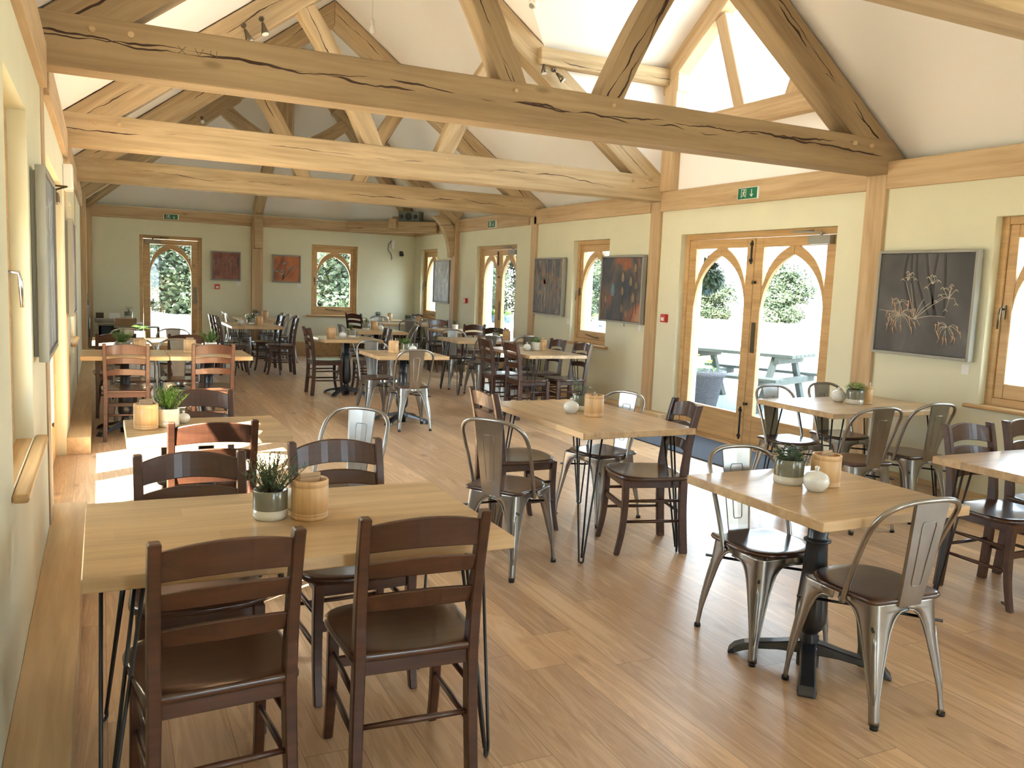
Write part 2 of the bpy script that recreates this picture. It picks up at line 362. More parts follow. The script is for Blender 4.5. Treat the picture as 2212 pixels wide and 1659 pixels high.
def beam(name, p0, p1, h, d, mat, parent=None, bow=0, up=(0, 0, 1), bevel=.008, ends=(0, 0), n=1, taper=1):
    """timber from p0 to p1, local X along it, h deep in its plane, d thick; grain follows local X"""
    p0, p1 = Vector(p0), Vector(p1); X = (p1 - p0); ln = X.length; X.normalize()
    Y = Vector(up).cross(X); Y.normalize(); Z = X.cross(Y)
    m = Matrix(((X.x, Y.x, Z.x, 0), (X.y, Y.y, Z.y, 0), (X.z, Y.z, Z.z, 0), (0, 0, 0, 1)))
    mid = (p0 + p1) / 2; m.translation = mid
    b = MB(); k = max(1, n if bow else 1); rings = []
    for i in range(k + 1):
        t = i / k; x = -ln / 2 + ln * t; o = bow * (1 - (2 * t - 1) ** 2)
        hh = h * (1 + (taper - 1) * t)
        x0 = x + (ends[0] if i == 0 else 0) - 0; x1 = x
        lo = x - (ends[0] if i == 0 else 0) + (ends[1] if i == k else 0)
        rings.append([(lo, -d / 2, -hh / 2 + o), (lo, d / 2, -hh / 2 + o), (x, d / 2, hh / 2 + o), (x, -d / 2, hh / 2 + o)])
    b.loft(rings)
    o = b.build(name, mat, None, bevel)
    if parent:
        o.parent = parent; o.matrix_parent_inverse = Matrix.Identity(4)
        o.matrix_basis = Matrix.Translation(-Vector(parent.location)) @ m if not parent.rotation_euler.z else parent.matrix_world.inverted() @ m
    else: o.matrix_basis = m
    return o

# ------------------------------------------------------------------ room dimensions
XL, XR, YB, YN = -.262, 5.71, 16.5, -2.4
TH = .32                       # wall thickness
ZP0, ZP1 = 2.385, 2.60         # wall plate
SL = .747; ZE = 2.77           # roof slope, roof height over the wall face
XC = (XL + XR) / 2; ZR = ZE + SL * (XR - XC)
def zroof(x): return ZE + SL * (min(x - XL, XR - x))
HEAD = 2.12; SILL = .78

# floor
f = MB().box(XL - .02, XR + .02, YN, YB + .02, -.12, 0).build('floor', 'floor_oak'); struct(f, 'light oak plank floor of the whole room', 'floor')
fl2 = MB()
for x0, x1, y0, y1 in ((XL - TH, XL - .02, 5.47, 7.60), (XR + .02, XR + TH, 5.50, 7.70), (XR + .02, XR + TH, 11.80, 13.36)): fl2.box(x0, x1, y0, y1, -.12, 0)
fl2.box(.62, 1.66, YB + .02, YB + TH, -.12, 0)
struct(fl2.build('floor', 'floor_oak'), 'oak threshold boards in the door recesses', 'floor')

# openings: (along0, along1, z0, z1)
LEFT = [(3.12, 4.05, SILL, HEAD), (5.47, 7.60, 0, HEAD), (9.15, 10.05, SILL, HEAD)]
RIGHT = [(-2.05, -.25, 0, HEAD), (.55, 1.45, SILL, HEAD), (3.13, 4.05, SILL, HEAD), (5.50, 7.70, 0, HEAD), (9.16, 10.06, SILL, HEAD), (11.80, 13.36, 0, HEAD), (15.22, 16.12, SILL, HEAD)]
BACK = [(.62, 1.66, 0, HEAD), (3.64, 4.54, SILL, HEAD)]
NEAR = [(1.0, 2.2, 0, HEAD), (3.2, 4.6, SILL, HEAD)]
def wall(name, axis, c0, c1, a0, a1, ops, ztop, label):
    b = MB(); cur = a0
    def bx(u0, u1, z0, z1):
        if axis == 'Y': b.box(c0, c1, u0, u1, z0, z1)
        else: b.box(u0, u1, c0, c1, z0, z1)
    for (u0, u1, z0, z1) in sorted(ops):
        bx(cur, u0, -.12, ztop)
        if z0 > 0: bx(u0, u1, -.12, z0)
        bx(u0, u1, z1, ztop); cur = u1
    bx(cur, a1, -.12, ztop)
    return struct(b.build(name, 'wall_paint'), label)
wall('wall_left', 'Y', XL - TH, XL, YN - TH, YB + TH, LEFT, ZP1, 'pale green left wall with door and windows')
wall('wall_right', 'Y', XR, XR + TH, YN - TH, YB + TH, RIGHT, ZP1, 'pale yellow right wall with arched windows and doors')
wall('wall_back', 'X', YB, YB + TH, XL, XR, BACK, ZP1, 'pale green far end wall with single door and window')
wn = wall('wall_near', 'X', YN - TH, YN, XL, XR, NEAR, ZP1, 'painted wall behind the camera')
gb = MB(); gb.prism([(XL - .25, ZP1), (XR + .25, ZP1), (XC, ZR + .02)], YN - .2, YN); struct(gb.build('wall_near', 'wall_paint'), 'painted gable above the wall behind the camera')

# ceiling
XE = .25                       # the slope runs down past the wall face to the plate
GY0, GY1, GE = 5.08, 8.12, 3.93  # cross gable between the first two trusses
GYC = (GY0 + GY1) / 2; GSL = (ZR - GE) / (GYC - GY0)
HY = YB - (XR - XC)            # hip apex
def cz(x): return ZE + SL * min(x - XL, XR - x)
xv = XR - (GE - ZE) / SL       # where gable eaves meet the main slope
b = MB()
def poly(pts): b.add(pts, [tuple(range(len(pts)))])
zl = ZE - SL * XE
poly([(XL - XE, YN, zl), (XC, YN, ZR), (XC, HY, ZR), (XL - XE, YB + XE, zl)])
poly([(XR + XE, YN, zl), (XC, YN, ZR), (XC, GYC, ZR), (xv, GY0, GE), (XR + XE, GY0, zl)])
poly([(XR + XE, GY1, zl), (xv, GY1, GE), (XC, GYC, ZR), (XC, HY, ZR), (XR + XE, YB + XE, zl)])
poly([(XL - XE, YB + XE, zl), (XC, HY, ZR), (XR + XE, YB + XE, zl)])
poly([(XC, GYC, ZR), (XR + .3, GYC, ZR), (XR + .3, GY0, GE), (xv, GY0, GE)])
poly([(XC, GYC, ZR), (XR + .3, GYC, ZR), (XR + .3, GY1, GE), (xv, GY1, GE)])
ce = b.build('ceiling', 'ceiling_paint'); struct(ce, 'white sloping plaster ceiling between the oak trusses', 'ceiling')
# plaster cheeks of the cross gable and the spandrel under its glazing
b = MB(); b.prism([(xv, GE), (XR + .3, GE), (XR + .3, zl - .05), (XR + XE, zl)], GY1 + .0, GY1 + .10); struct(b.build('wall_gable', 'ceiling_paint'), 'white plaster cheek beside the second truss')
b = MB(); b.prism([(xv, GE), (XR + .3, GE), (XR + .3, zl - .05), (XR + XE, zl)], GY0 - .10, GY0); struct(b.build('wall_gable', 'ceiling_paint'), 'white plaster cheek beside the nearest truss')
b = MB(); b.box(XR + .04, XR + .24, GY0 + .1, GY1 - .1, ZP1 - .02, 3.22); struct(b.build('wall_gable', 'ceiling_paint'), 'white plaster spandrel above the exit sign')

# ------------------------------------------------------------------ trusses
def peg(par, x, y, z, r=.016, ln=.02, axis='Y'):
    b = MB()
    if axis == 'Y': b.tube([(x, y - ln, z), (x, y + .03, z)], r, 10)
    else: b.tube([(x - ln, y, z), (x + ln, y, z)], r, 10)
    o = b.build('peg', 'oak_trim', None); o.parent = par; o.location = -Vector(par.location); return o
def truss(y, label, mat, struts=True, tie=True, apex=None, d=.20):
    e = empty('roof_truss', (XC, y, 2.5)); yc = y + d / 2
    tag(e, label, 'roof truss', 'oak roof trusses')
    dep = .25; cosA = 1 / math.hypot(1, SL); off = dep / 2 / cosA
    if tie:
        t = MB(); hx = (XR - XL) / 2
        t.prism([(-hx, 0), (hx, 0), (hx + .16, 0), (hx + .16, .14), (hx, .268), (-hx, .268), (-hx - .16, .14), (-hx - .16, 0)], 0, d)
        o = t.build('tie_beam', mat, e, .006); o.location = (0, 0, 0)
        # recentre the mesh so the drying check follows the mid height
        for v in o.data.vertices: v.co.z -= .134
        o.location.z = .134
        for sx_ in (-1, 1):
            for dx in (.24, .42): peg(e, XC + sx_ * (hx - dx), y, 2.70)
    ax = XC
    for s_ in (-1, 1):
        xf = XC + s_ * (XR - XC - .0); z0 = ZE
        base = Vector((xf, yc, z0 - off - .012)); top = Vector((XC, yc, ZR - off - .012))
        if apex: top = Vector((XC + s_ * (ZR - apex) / SL, yc, apex - off - .012))
        if tie:
            cut = Vector((xf - s_ * .24, yc, 0)); base = base + (top - base) * (.03)
        else: base = base + (base - top) * .03
        if tie: top = top + (top - base).normalized() * .093
        if s_ > 0: base, top = top, base
        q_ = -.187 if tie else 0
        beam('rafter', base, top, dep, d - .004, mat, e, ends=(q_ if s_ > 0 else 0, q_ if s_ < 0 else 0))
    if struts:
        for s_ in (-1, 1):
            p = Vector((XC + s_ * .32, yc, 2.66)); q = Vector((XC + s_ * 1.02, yc, 3.92))
            b_ = .045
            if s_ < 0: beam('strut', p, q, .17, d - .03, mat, e, bow=b_ , n=10)
            else: beam('strut', p, q, .17, d - .03, mat, e, bow=b_, n=10)
            peg(e, XC + s_ * .36, y, 2.71, .012)
    return e
truss(2.02, 'oak truss at the top right corner of the picture, nearest overhead', 'oak_beam')
T1 = truss(5.0, 'nearest full oak truss with long dark splits along its tie beam', 'oak_beam_cracked_shaded')
T2 = truss(8.07, 'second oak truss ending at the post left of the double doors', 'oak_beam')
T3 = truss(11.2, 'third oak truss, lowest tie beam in the picture', 'oak_beam')

b = MB()
for p_, q_ in (((.26, .018), (.30, -.022)), ((.30, .018), (.262, -.022)), ((.345, .018), (.365, -.022)), ((.388, .018), (.365, -.022)), ((.425, .018), (.425, -.022)), ((.455, .018), (.455, -.022))):
    d_ = (Vector((q_[0] - p_[0], 0, q_[1] - p_[1]))).normalized(); n_ = Vector((-d_.z, 0, d_.x)) * .0016
    P_ = Vector((p_[0], -.0012, p_[1])); Q_ = Vector((q_[0], -.0012, q_[1])); b.loft([[P_ + n_, P_ - n_, P_ - n_ + Vector((0, .003, 0)), P_ + n_ + Vector((0, .003, 0))], [Q_ + n_, Q_ - n_, Q_ - n_ + Vector((0, .003, 0)), Q_ + n_ + Vector((0, .003, 0))]])
o = b.build('carved_numeral', 'stem_brown', T1); o.location = (-2.6, 0, .165)
# arch-braced frame near the hip end
T4 = empty('roof_truss', (XC, 14.15, 2.5)); tag(T4, 'farthest oak frame without a tie beam, with a curved brace on the right wall post', 'roof truss', 'oak roof trusses')
yc = 14.25; off = .125 * math.hypot(1, SL)
zt = ZE + SL * (YB - yc)       # height where the hip slope cuts it
for s_ in (-1, 1):
    base = Vector((XC + s_ * (XR - XC), yc, ZE - off - .01)); x_t = (zt - ZE) / SL
    top = Vector((XC + s_ * (XR - XC - x_t + .05), yc, zt - off - .03))
    a, c = (base, top) if s_ < 0 else (top, base)
    beam('rafter', a, c, .25, .2, 'oak_beam', T4)
    # curved knee brace from post to rafter
    A, B_ = [], []
    for i in range(13):
        t = i / 12; th = t * R(62)
        xo = .55 * (1 - math.cos(th)) + .0; zo = 1.95 + .75 * math.sin(th)
        xi = xo + .16 + .03 * t
        A.append((s_ * (XR - XC) - s_ * xo, zo - 2.5 + .08)); B_.append((s_ * (XR - XC) - s_ * xi, zo - 2.5 - .02 + .04 * t))
    if s_ > 0: bb = MB(); bb.strip(A, B_, .02, .15); o = bb.build('curved_brace', 'oak_beam', T4, .006)
    beam('strut', (XC + s_ * .10, yc, 3.52), (XC + s_ * .95, yc, 4.02), .2, .16, 'oak_beam', T4, bow=-.05 , n=8)
beam('king_post', (XC - .01, yc, 3.40), (XC, yc, zt - .02), .22, .18, 'oak_beam', T4, up=(0, 1, 0))
# hip rafters and the jack rafter up the middle of the end slope
e = empty('hip_roof_frame', (XC, YB, 2.6)); tag(e, 'dark oak hip rafters and middle rafter of the end roof slope', 'beam')
beam('hip_rafter', (XL + .02, YB - .02, ZE - .16), (XC - .05, HY + .05, ZR - .16), .2, .14, 'oak_beam', e)
beam('hip_rafter', (XR - .02, YB - .02, ZE - .16), (XC + .05, HY + .05, ZR - .16), .2, .14, 'oak_beam', e)
beam('middle_rafter', (XC - .10, YB - .06, ZE - .12), (XC - .03, HY + .15, ZR - .16), .2, .16, 'oak_beam', e)
# corner dragon tie with its blocks
e = empty('corner_tie', (5.1, 15.9, 2.45)); tag(e, 'oak tie beam set diagonally across the far right corner', 'beam')
beam('tie_beam', (4.35, 16.45, 2.50), (5.66, 15.10, 2.50), .20, .16, 'oak_beam', e)
beam('block', (4.93, 15.60, 2.56), (5.02, 15.70, 2.56), .17, .16, 'oak_beam', e)
beam('dragon_beam', (5.08, 15.85, 2.64), (5.64, 16.42, 2.64), .14, .14, 'oak_beam', e)

# wall plates, posts (setting)
tn = [0]
def trim(o, label, cat='trim'):
    tn[0] += 1; o.name = 'trim_%d' % tn[0]; return struct(o, label, cat)
PR = .035
for (y0, y1, nm) in ((YN, 5.0, 'behind the nearest truss'), (5.2, 8.09, 'over the double doors'), (8.27, 11.2, 'between the second and third trusses'), (11.38, YB, 'at the far end')):
    o = beam('x', (XR - PR + .06, y0, (ZP0 + ZP1) / 2), (XR - PR + .06, y1, (ZP0 + ZP1) / 2), ZP1 - ZP0, .12, 'oak_trim', bevel=.004); trim(o, 'oak wall plate on the right wall ' + nm)
    o = beam('x', (XL + PR - .06, y0, (ZP0 + ZP1) / 2), (XL + PR - .06, y1, (ZP0 + ZP1) / 2), ZP1 - ZP0, .12, 'oak_trim', bevel=.004); trim(o, 'oak wall plate on the left wall ' + nm)
o = beam('x', (XL, YB - PR + .06, (ZP0 + ZP1) / 2 - .01), (XR, YB - PR + .06, (ZP0 + ZP1) / 2 - .01), ZP1 - ZP0 - .02, .12, 'oak_trim', bevel=.004); trim(o, 'oak wall plate across the far end wall')
for y, ww, nm in ((5.0, .20, 'right of the double doors'), (8.07, .19, 'left of the double doors'), (11.12, .16, 'left of the tall painting')):
    bb = MB().box(-.06, .06, 0, ww, 0, 2.5); o = bb.build('x', 'oak_trim_upright', None, .004); o.location = (XR - PR + .06, y, 0); trim(o, 'oak wall post ' + nm, 'post')
    bb = MB().box(-.06, .06, 0, ww, 0, 2.5); o = bb.build('x', 'oak_trim_upright', None, .004); o.location = (XL + .008 - .06, y, 0); trim(o, 'oak wall post on the left wall opposite the one ' + nm, 'post')
for x, y in ((XR - .02, 14.13), (XL + .02, 14.13)):
    bb = MB().box(-.06, .06, 0, .2, 0, 2.6); o = bb.build('x', 'oak_trim_upright', None, .004); o.location = (x, y, 0); trim(o, 'oak post carrying a curved brace on the right wall' if x > 1 else 'oak post under the farthest frame on the left wall', 'post')
bb = MB().box(-.10, .10, -.10, .04, 0, 2.5); o = bb.build('x', 'oak_trim_upright', None, .004); o.location = (2.62, YB, 0); trim(o, 'oak post in the middle of the far end wall', 'post')
bb = MB().box(-.07, .07, -.06, .06, 0, .62); o = bb.build('x', 'oak_beam', None, .006); o.location = (2.62, YB - .15, 1.98); trim(o, 'short oak bracket on the end wall post', 'bracket')
bb = MB().box(-.06, .10, -.16, .02, 0, 2.5); o = bb.build('x', 'oak_trim_upright', None, .004); o.location = (XL + .04, YB, 0); trim(o, 'oak post in the far left corner', 'post')

# cross gable glazing frame
gx = XR + .02
g = empty('window_7', (gx, GYC, 3.0)); struct(g, 'triangular gable window high above the double doors', 'window')
beam('gable_post', (gx, GY1 - .14, ZP1), (gx, GY1 - .14, GE - .02), .22, .16, 'oak_trim', g, up=(0, 1, 0))
beam('gable_post', (gx, GY0 + .14, ZP1), (gx, GY0 + .14, GE - .02), .22, .16, 'oak_trim', g, up=(0, 1, 0))
beam('sill_rail', (gx, GY0 + .2, 3.24), (gx, GY1 - .2, 3.24), .2, .148, 'oak_trim', g)
for s_ in (-1, 1):
    a = Vector((gx, GYC + s_ * (GYC - GY0), GE - .13)); c = Vector((gx, GYC, ZR - .13)); a, c = (a, c)
    beam('gable_rafter', a, c, .21, .172 - .004 * s_, 'oak_trim', g)
    beam('glazing_strut', (gx, GYC + s_ * (.24 if s_ > 0 else .42), 3.28), (gx, GYC + s_ * (.64 if s_ > 0 else .80), 4.28 if s_ > 0 else 4.2), .15, .12, 'oak_trim', g, up=(0, 1 * s_, .4))
gg = MB(); gg.prism([(GY0 + .2, 3.3), (GY1 - .2, 3.3), (GY1 - .2, GE - .05), (GYC, ZR - .1), (GY0 + .2, GE - .05)], gx + .09, gx + .10, ax='YZ')
o = gg.build('glass_pane', 'window_glass', g); o.location = -Vector(g.location)
beam('x', (xv - .1, GY1 - .06, GE - .10), (gx - .05, GY1 - .06, GE - .10), .17, .12, 'oak_beam'); trim(bpy.context.scene.objects[-1] if False else [o_ for o_ in C.objects if o_.name.startswith('x')][-1], 'oak eaves beam of the cross gable beside the second truss', 'beam')
beam('x', (xv - .1, GY0 + .06, GE - .10), (gx - .05, GY0 + .06, GE - .10), .17, .12, 'oak_beam'); trim([o_ for o_ in C.objects if o_.name.startswith('x')][-1], 'oak eaves beam of the cross gable beside the nearest truss', 'beam')

for yy0, yy1 in ((GY1 - .26, GY1 + .02), (GY0 - .02, GY0 + .26)):
    MB().box(gx - .074, gx + .19, yy0, yy1, GE - .27, GE + .02).build('post_head', 'oak_trim', g, .004).location = -Vector(g.location)
# plinths (baseboard boxes) along the walls
def plinth(side, a0, a1, label):
    d_, h_ = .17, .14
    b = MB()
    if side == 'left': b.box(XL, XL + d_, a0, a1, 0, h_)
    elif side == 'right': b.box(XR - d_, XR, a0, a1, 0, h_)
    else: b.box(a0, a1, YB - d_, YB, 0, h_ + .12)
    struct(b.build('baseboard_' + side, 'oak_plinth', None, .003), label, 'baseboard')
plinth('left', YN, 5.47, 'oak boxed skirting along the near left wall'); plinth('left', 7.60, YB - .17, 'oak boxed skirting along the left wall beyond the door')
plinth('right', -.25, 5.50, 'oak boxed skirting right of the double doors'); plinth('right', 7.70, 11.80, 'oak boxed skirting left of the double doors'); plinth('right', 13.36, YB - .17, 'oak boxed skirting at the far right')
plinth('back', XL, .62, 'oak boxed skirting in the far left corner'); plinth('back', 1.66, XR, 'oak boxed skirting along the far end wall')

# ------------------------------------------------------------------ windows and doors
def arcpts(x0, z0, x1, z1, bulge, n=14):
    """arc-like curve between two points bulging up-left/up-right"""
    out = []
    dx, dz = x1 - x0, z1 - z0; ln = math.hypot(dx, dz); nx, nz = -dz / ln, dx / ln
    if nz < 0: nx, nz = -nx, -nz
    for i in range(n + 1):
        t = i / n; o = bulge * 4 * t * (1 - t)
        out.append((x0 + dx * t + nx * o, z0 + dz * t + nz * o))
    return out
def glazed_leaf(par, cx, w_, z0, z1, y, th, bottom, stile, name, lean=0):
    """sash or door leaf: stiles, rails, gothic arch bars, pane.  local X right, Z up, interior at -Y"""
    b = MB(); x0, x1 = cx - w_ / 2, cx + w_ / 2; top = .09
    b.box(x0, x0 + stile, y, y + th, z0, z1); b.box(x1 - stile, x1, y, y + th, z0, z1)
    b.box(x0 + stile, x1 - stile, y, y + th, z0, z0 + bottom); b.box(x0 + stile, x1 - stile, y, y + th, z1 - top, z1)
    leaf = b.build(name, 'oak_joinery', par, .005)
    gz1 = z1 - top; iw = w_ / 2 - stile; spring = gz1 - iw * 1.42
    a = MB()
    for s_ in (-1, 1):
        outer = arcpts(cx + s_ * iw, spring + .10, cx, gz1 + .02, iw * .27)
        inner = arcpts(cx + s_ * iw, spring - .045, cx, gz1 - .075, iw * .27)
        yy = y + .005 + (.003 if s_ > 0 else 0)
        a.strip(outer, inner, yy, y + th - .006 - (.003 if s_ > 0 else 0))
    o = a.build('arch_tracery', 'oak_joinery', leaf, .004)
    p = MB().box(x0 + stile - .005, x1 - stile + .005, y + th * .55, y + th * .55 + .006, z0 + bottom - .005, gz1 + .005)
    p.build('glass_pane', 'window_glass', leaf)
    return leaf
OUT = .15   # frame set back in the reveal
def frame_box(par, w_, z0, z1, y, th, fw, floor_=False, name='frame'):
    b = MB(); b.box(-w_ / 2, -w_ / 2 + fw, y, y + th, z0, z1); b.box(w_ / 2 - fw, w_ / 2, y, y + th, z0, z1)
    b.box(-w_ / 2 + fw, w_ / 2 - fw, y, y + th, z1 - fw, z1)
    if not floor_: b.box(-w_ / 2 + fw, w_ / 2 - fw, y, y + th, z0, z0 + fw)
    else: b.box(-w_ / 2 + fw, w_ / 2 - fw, y + .01, y + th, 0, .018)
    return b.build(name, 'oak_joinery', par, .004)
wcount = [0]; dcount = [0]
def place(o, side, c):
    if side == 'right': o.location = (XR, c, 0); o.rotation_euler.z = -PI / 2
    elif side == 'left': o.location = (XL, c, 0); o.rotation_euler.z = PI / 2
    elif side == 'back': o.location = (c, YB, 0)
    else: o.location = (c, YN, 0); o.rotation_euler.z = PI
def window(side, a0, a1, label, handle=-1):
    wcount[0] += 1
    if wcount[0] == 7: wcount[0] = 8
    e = empty('window_%d' % wcount[0]); place(e, side, (a0 + a1) / 2); w_ = a1 - a0
    struct(e, label, 'window')
    frame_box(e, w_, SILL, HEAD, .07, .12, .055)
    lf = glazed_leaf(e, 0, w_ - .11, SILL + .055, HEAD - .055, .085, .06, .105, .07, 'sash')
    s_ = MB().box(-w_ / 2 - .09, w_ / 2 + .09, -.05, 0, SILL - .03, SILL); s_.box(-w_ / 2 + .002, w_ / 2 - .002, -.001, .07, SILL - .03, SILL + .002)
    s_.build('window_sill', 'oak_joinery', e, .012, 3)
    h = MB(); hx = handle * (w_ / 2 - .075)
    h.box(hx - .012, hx + .012, .075, .086, 1.40, 1.50)
    h.tube([(hx, .08, 1.47), (hx, .035, 1.47), (hx, .03, 1.44), (hx, .025, 1.33)], [.007, .008, .009, .007], 8)
    h.build('window_handle', 'chrome' if side == 'left' else 'bronze_metal', lf)
    st = MB(); st.tube([(-.16, .08, SILL + .11), (-.05, .065, SILL + .10), (.1, .065, SILL + .085), (.17, .07, SILL + .085)], .008, 8); st.build('casement_stay', 'bronze_metal', lf)
    return e
def door(side, a0, a1, label, leaves=2, closer=1, bolts=True):
    dcount[0] += 1; e = empty('door_%d' % dcount[0]); place(e, side, (a0 + a1) / 2); w_ = a1 - a0
    struct(e, label, 'door')
    frame_box(e, w_, 0, HEAD, .07, .12, .06, True)
    lw = (w_ - .12) / leaves
    for i in range(leaves):
        cx = -w_ / 2 + .06 + lw * (i + .5)
        lf = glazed_leaf(e, cx, lw - .006, .02, HEAD - .065, .075, .055, .29, .115, 'door_leaf')
        if i == leaves - 1:
            hx = cx + (-1 if leaves == 2 else 1) * (lw / 2 - .055)
            p = MB().box(hx - .028, hx + .028, .069, .076, .93, 1.23); p.build('push_plate', 'bronze_metal', lf, .002)
            for zz in (.42, 1.62):
                p = MB(); p.tube([(hx - .02, .075, zz), (hx - .02, .050, zz), (hx - .02, .040, zz)], [.012, .012, .019], 10); p.build('lock_knob', 'bronze_metal', lf)
        elif bolts:
            hx = cx + lw / 2 - .045
            for z0, z1 in ((1.80, 2.03), (.05, .38)):
                p = MB().box(hx - .009, hx + .009, .064, .076, z0, z1); p.box(hx - .018, hx + .018, .060, .076, z0 + .02, z0 + .05); p.box(hx - .018, hx + .018, .060, .076, z1 - .05, z1 - .02)
                p.build('bolt', 'black_iron', lf, .002)
    if closer:
        cx = closer * (w_ / 2 - .22)
        p = MB().box(cx - .13, cx + .13, .012, .072, HEAD - .15, HEAD - .075)
        p.tube([(cx, .04, HEAD - .075), (cx, .04, HEAD - .045)], .015, 8)
        p.tube([(cx, .03, HEAD - .045), (cx - closer * .26, -.05, HEAD - .04), (cx - closer * .12, .07, HEAD - .025)], .008, 6)
        p.build('door_closer', 'bronze_metal' if side != 'right' else 'frame_grey', e, .003)
    return e
window('left', *LEFT[0][:2], label='arched oak window at the left edge of the picture', handle=1)
door('left', *LEFT[1][:2], label='glazed oak double doors in the left wall letting in the sun')
window('left', *LEFT[2][:2], label='arched oak window beyond the left doors', handle=1)
window('right', *RIGHT[1][:2], label='arched oak window right of the frame')
window('right', *RIGHT[2][:2], label='arched oak window at the right edge beside the dark seed head painting')
door('right', *RIGHT[3][:2], label='oak double doors with gothic arches onto the terrace')
window('right', *RIGHT[4][:2], label='arched oak window between two tall paintings')
door('right', *RIGHT[5][:2], label='narrower oak double doors at the far right')
window('right', *RIGHT[6][:2], label='arched oak window beside the silver painting')
door('back', *BACK[0][:2], label='single oak door with arched glass in the far end wall', leaves=1, closer=-1)
window('back', *BACK[1][:2], label='arched oak window in the far end wall', handle=-1)
door('right', *RIGHT[0][:2], label='unseen glazed double doors added in the right wall behind the camera for light')  # added out of view to brighten the near end of the room
window('near', *NEAR[1][:2], label='unseen window added behind the camera for light'); door('near', *NEAR[0][:2], label='unseen glazed door added behind the camera for light', leaves=1, closer=0)  # both openings are out of view, put in as daylight sources
for side, ops in (('left', LEFT), ('right', RIGHT), ('back', BACK), ('near', NEAR)):
    for a0, a1, z0, z1 in ops:
        c = (a0 + a1) / 2; zc = (z0 + z1) / 2
        if side == 'left': portal((XL - TH - .01, c, zc), (0, -PI / 2, 0), z1 - z0, a1 - a0)
        elif side == 'right': portal((XR + TH + .01, c, zc), (0, PI / 2, 0), z1 - z0, a1 - a0)
        elif side == 'back': portal((c, YB + TH + .01, zc), (-PI / 2, 0, 0), a1 - a0, z1 - z0)
        else: portal((c, YN - TH - .01, zc), (PI / 2, 0, 0), a1 - a0, z1 - z0)
portal((gx + .2, GYC, 4.0), (0, PI / 2, 0), 1.6, 2.7)
#@@PART2
# ------------------------------------------------------------------ furniture
def smooth_path(pts, n=6):
    """Catmull-Rom through points"""
    P = [Vector(p) for p in pts]; out = []
    for i in range(len(P) - 1):
        a = P[max(i - 1, 0)]; b_ = P[i]; c = P[i + 1]; d = P[min(i + 2, len(P) - 1)]
        for k in range(n):
            t = k / n
            out.append(.5 * ((2 * b_) + (c - a) * t + (2 * a - 5 * b_ + 4 * c - d) * t * t + (3 * b_ - a - 3 * c + d) * t ** 3))
    out.append(P[-1]); return out

def seat_mesh(wf, wb, d, z, th, dish, name, mat, par, corner=.06):
    """rounded saddle seat, front at +Y"""
    out = []
    pts = [(-wb / 2, -d / 2), (wb / 2, -d / 2), (wf / 2, d / 2 - .05), (-wf / 2, d / 2 - .05)]
    # outline with rounded corners
    cn = []
    import itertools
    for i in range(4):
        p = Vector(pts[i]); a = Vector(pts[i - 1]); c = Vector(pts[(i + 1) % 4])
        r = corner * (1.5 if i > 1 else .5); u = (a - p).normalized() * r; v = (c - p).normalized() * r
        for k in range(6):
            t = k / 5; cn.append((p + u) * (1 - t) ** 2 + p * 2 * t * (1 - t) + (p + v) * t * t)
    n = len(cn); res = []
    for i in range(n):
        p, q = cn[i], cn[(i + 1) % n]; m = max(1, int((q - p).length / .04))
        for k in range(m): res.append(p.lerp(q, k / m))
    res = [Vector((p.x, p.y + (.05 * (1 - (p.x / (wf / 2)) ** 2) if p.y > d / 2 - .09 else 0))) for p in res]
    n = len(res); b = MB(); rings = []
    def dz(x, y):
        rr = (x / (wf / 2)) ** 2 + ((y + .02) / (d / 2)) ** 2
        return -dish * max(0, 1 - rr) ** .8
    for k, (s_, z_) in enumerate(((.001, None), (.25, None), (.5, None), (.75, None), (.93, None), (.985, z - .003), (1, z - .009), (1, z - th + .006), (.98, z - th), (.5, z - th), (.001, z - th))):
        rings.append([(p.x * s_, p.y * s_, (z + dz(p.x * s_, p.y * s_)) if z_ is None else z_) for p in res])
    b.loft(rings, True, True, True)
    return b.build(name, mat, par)

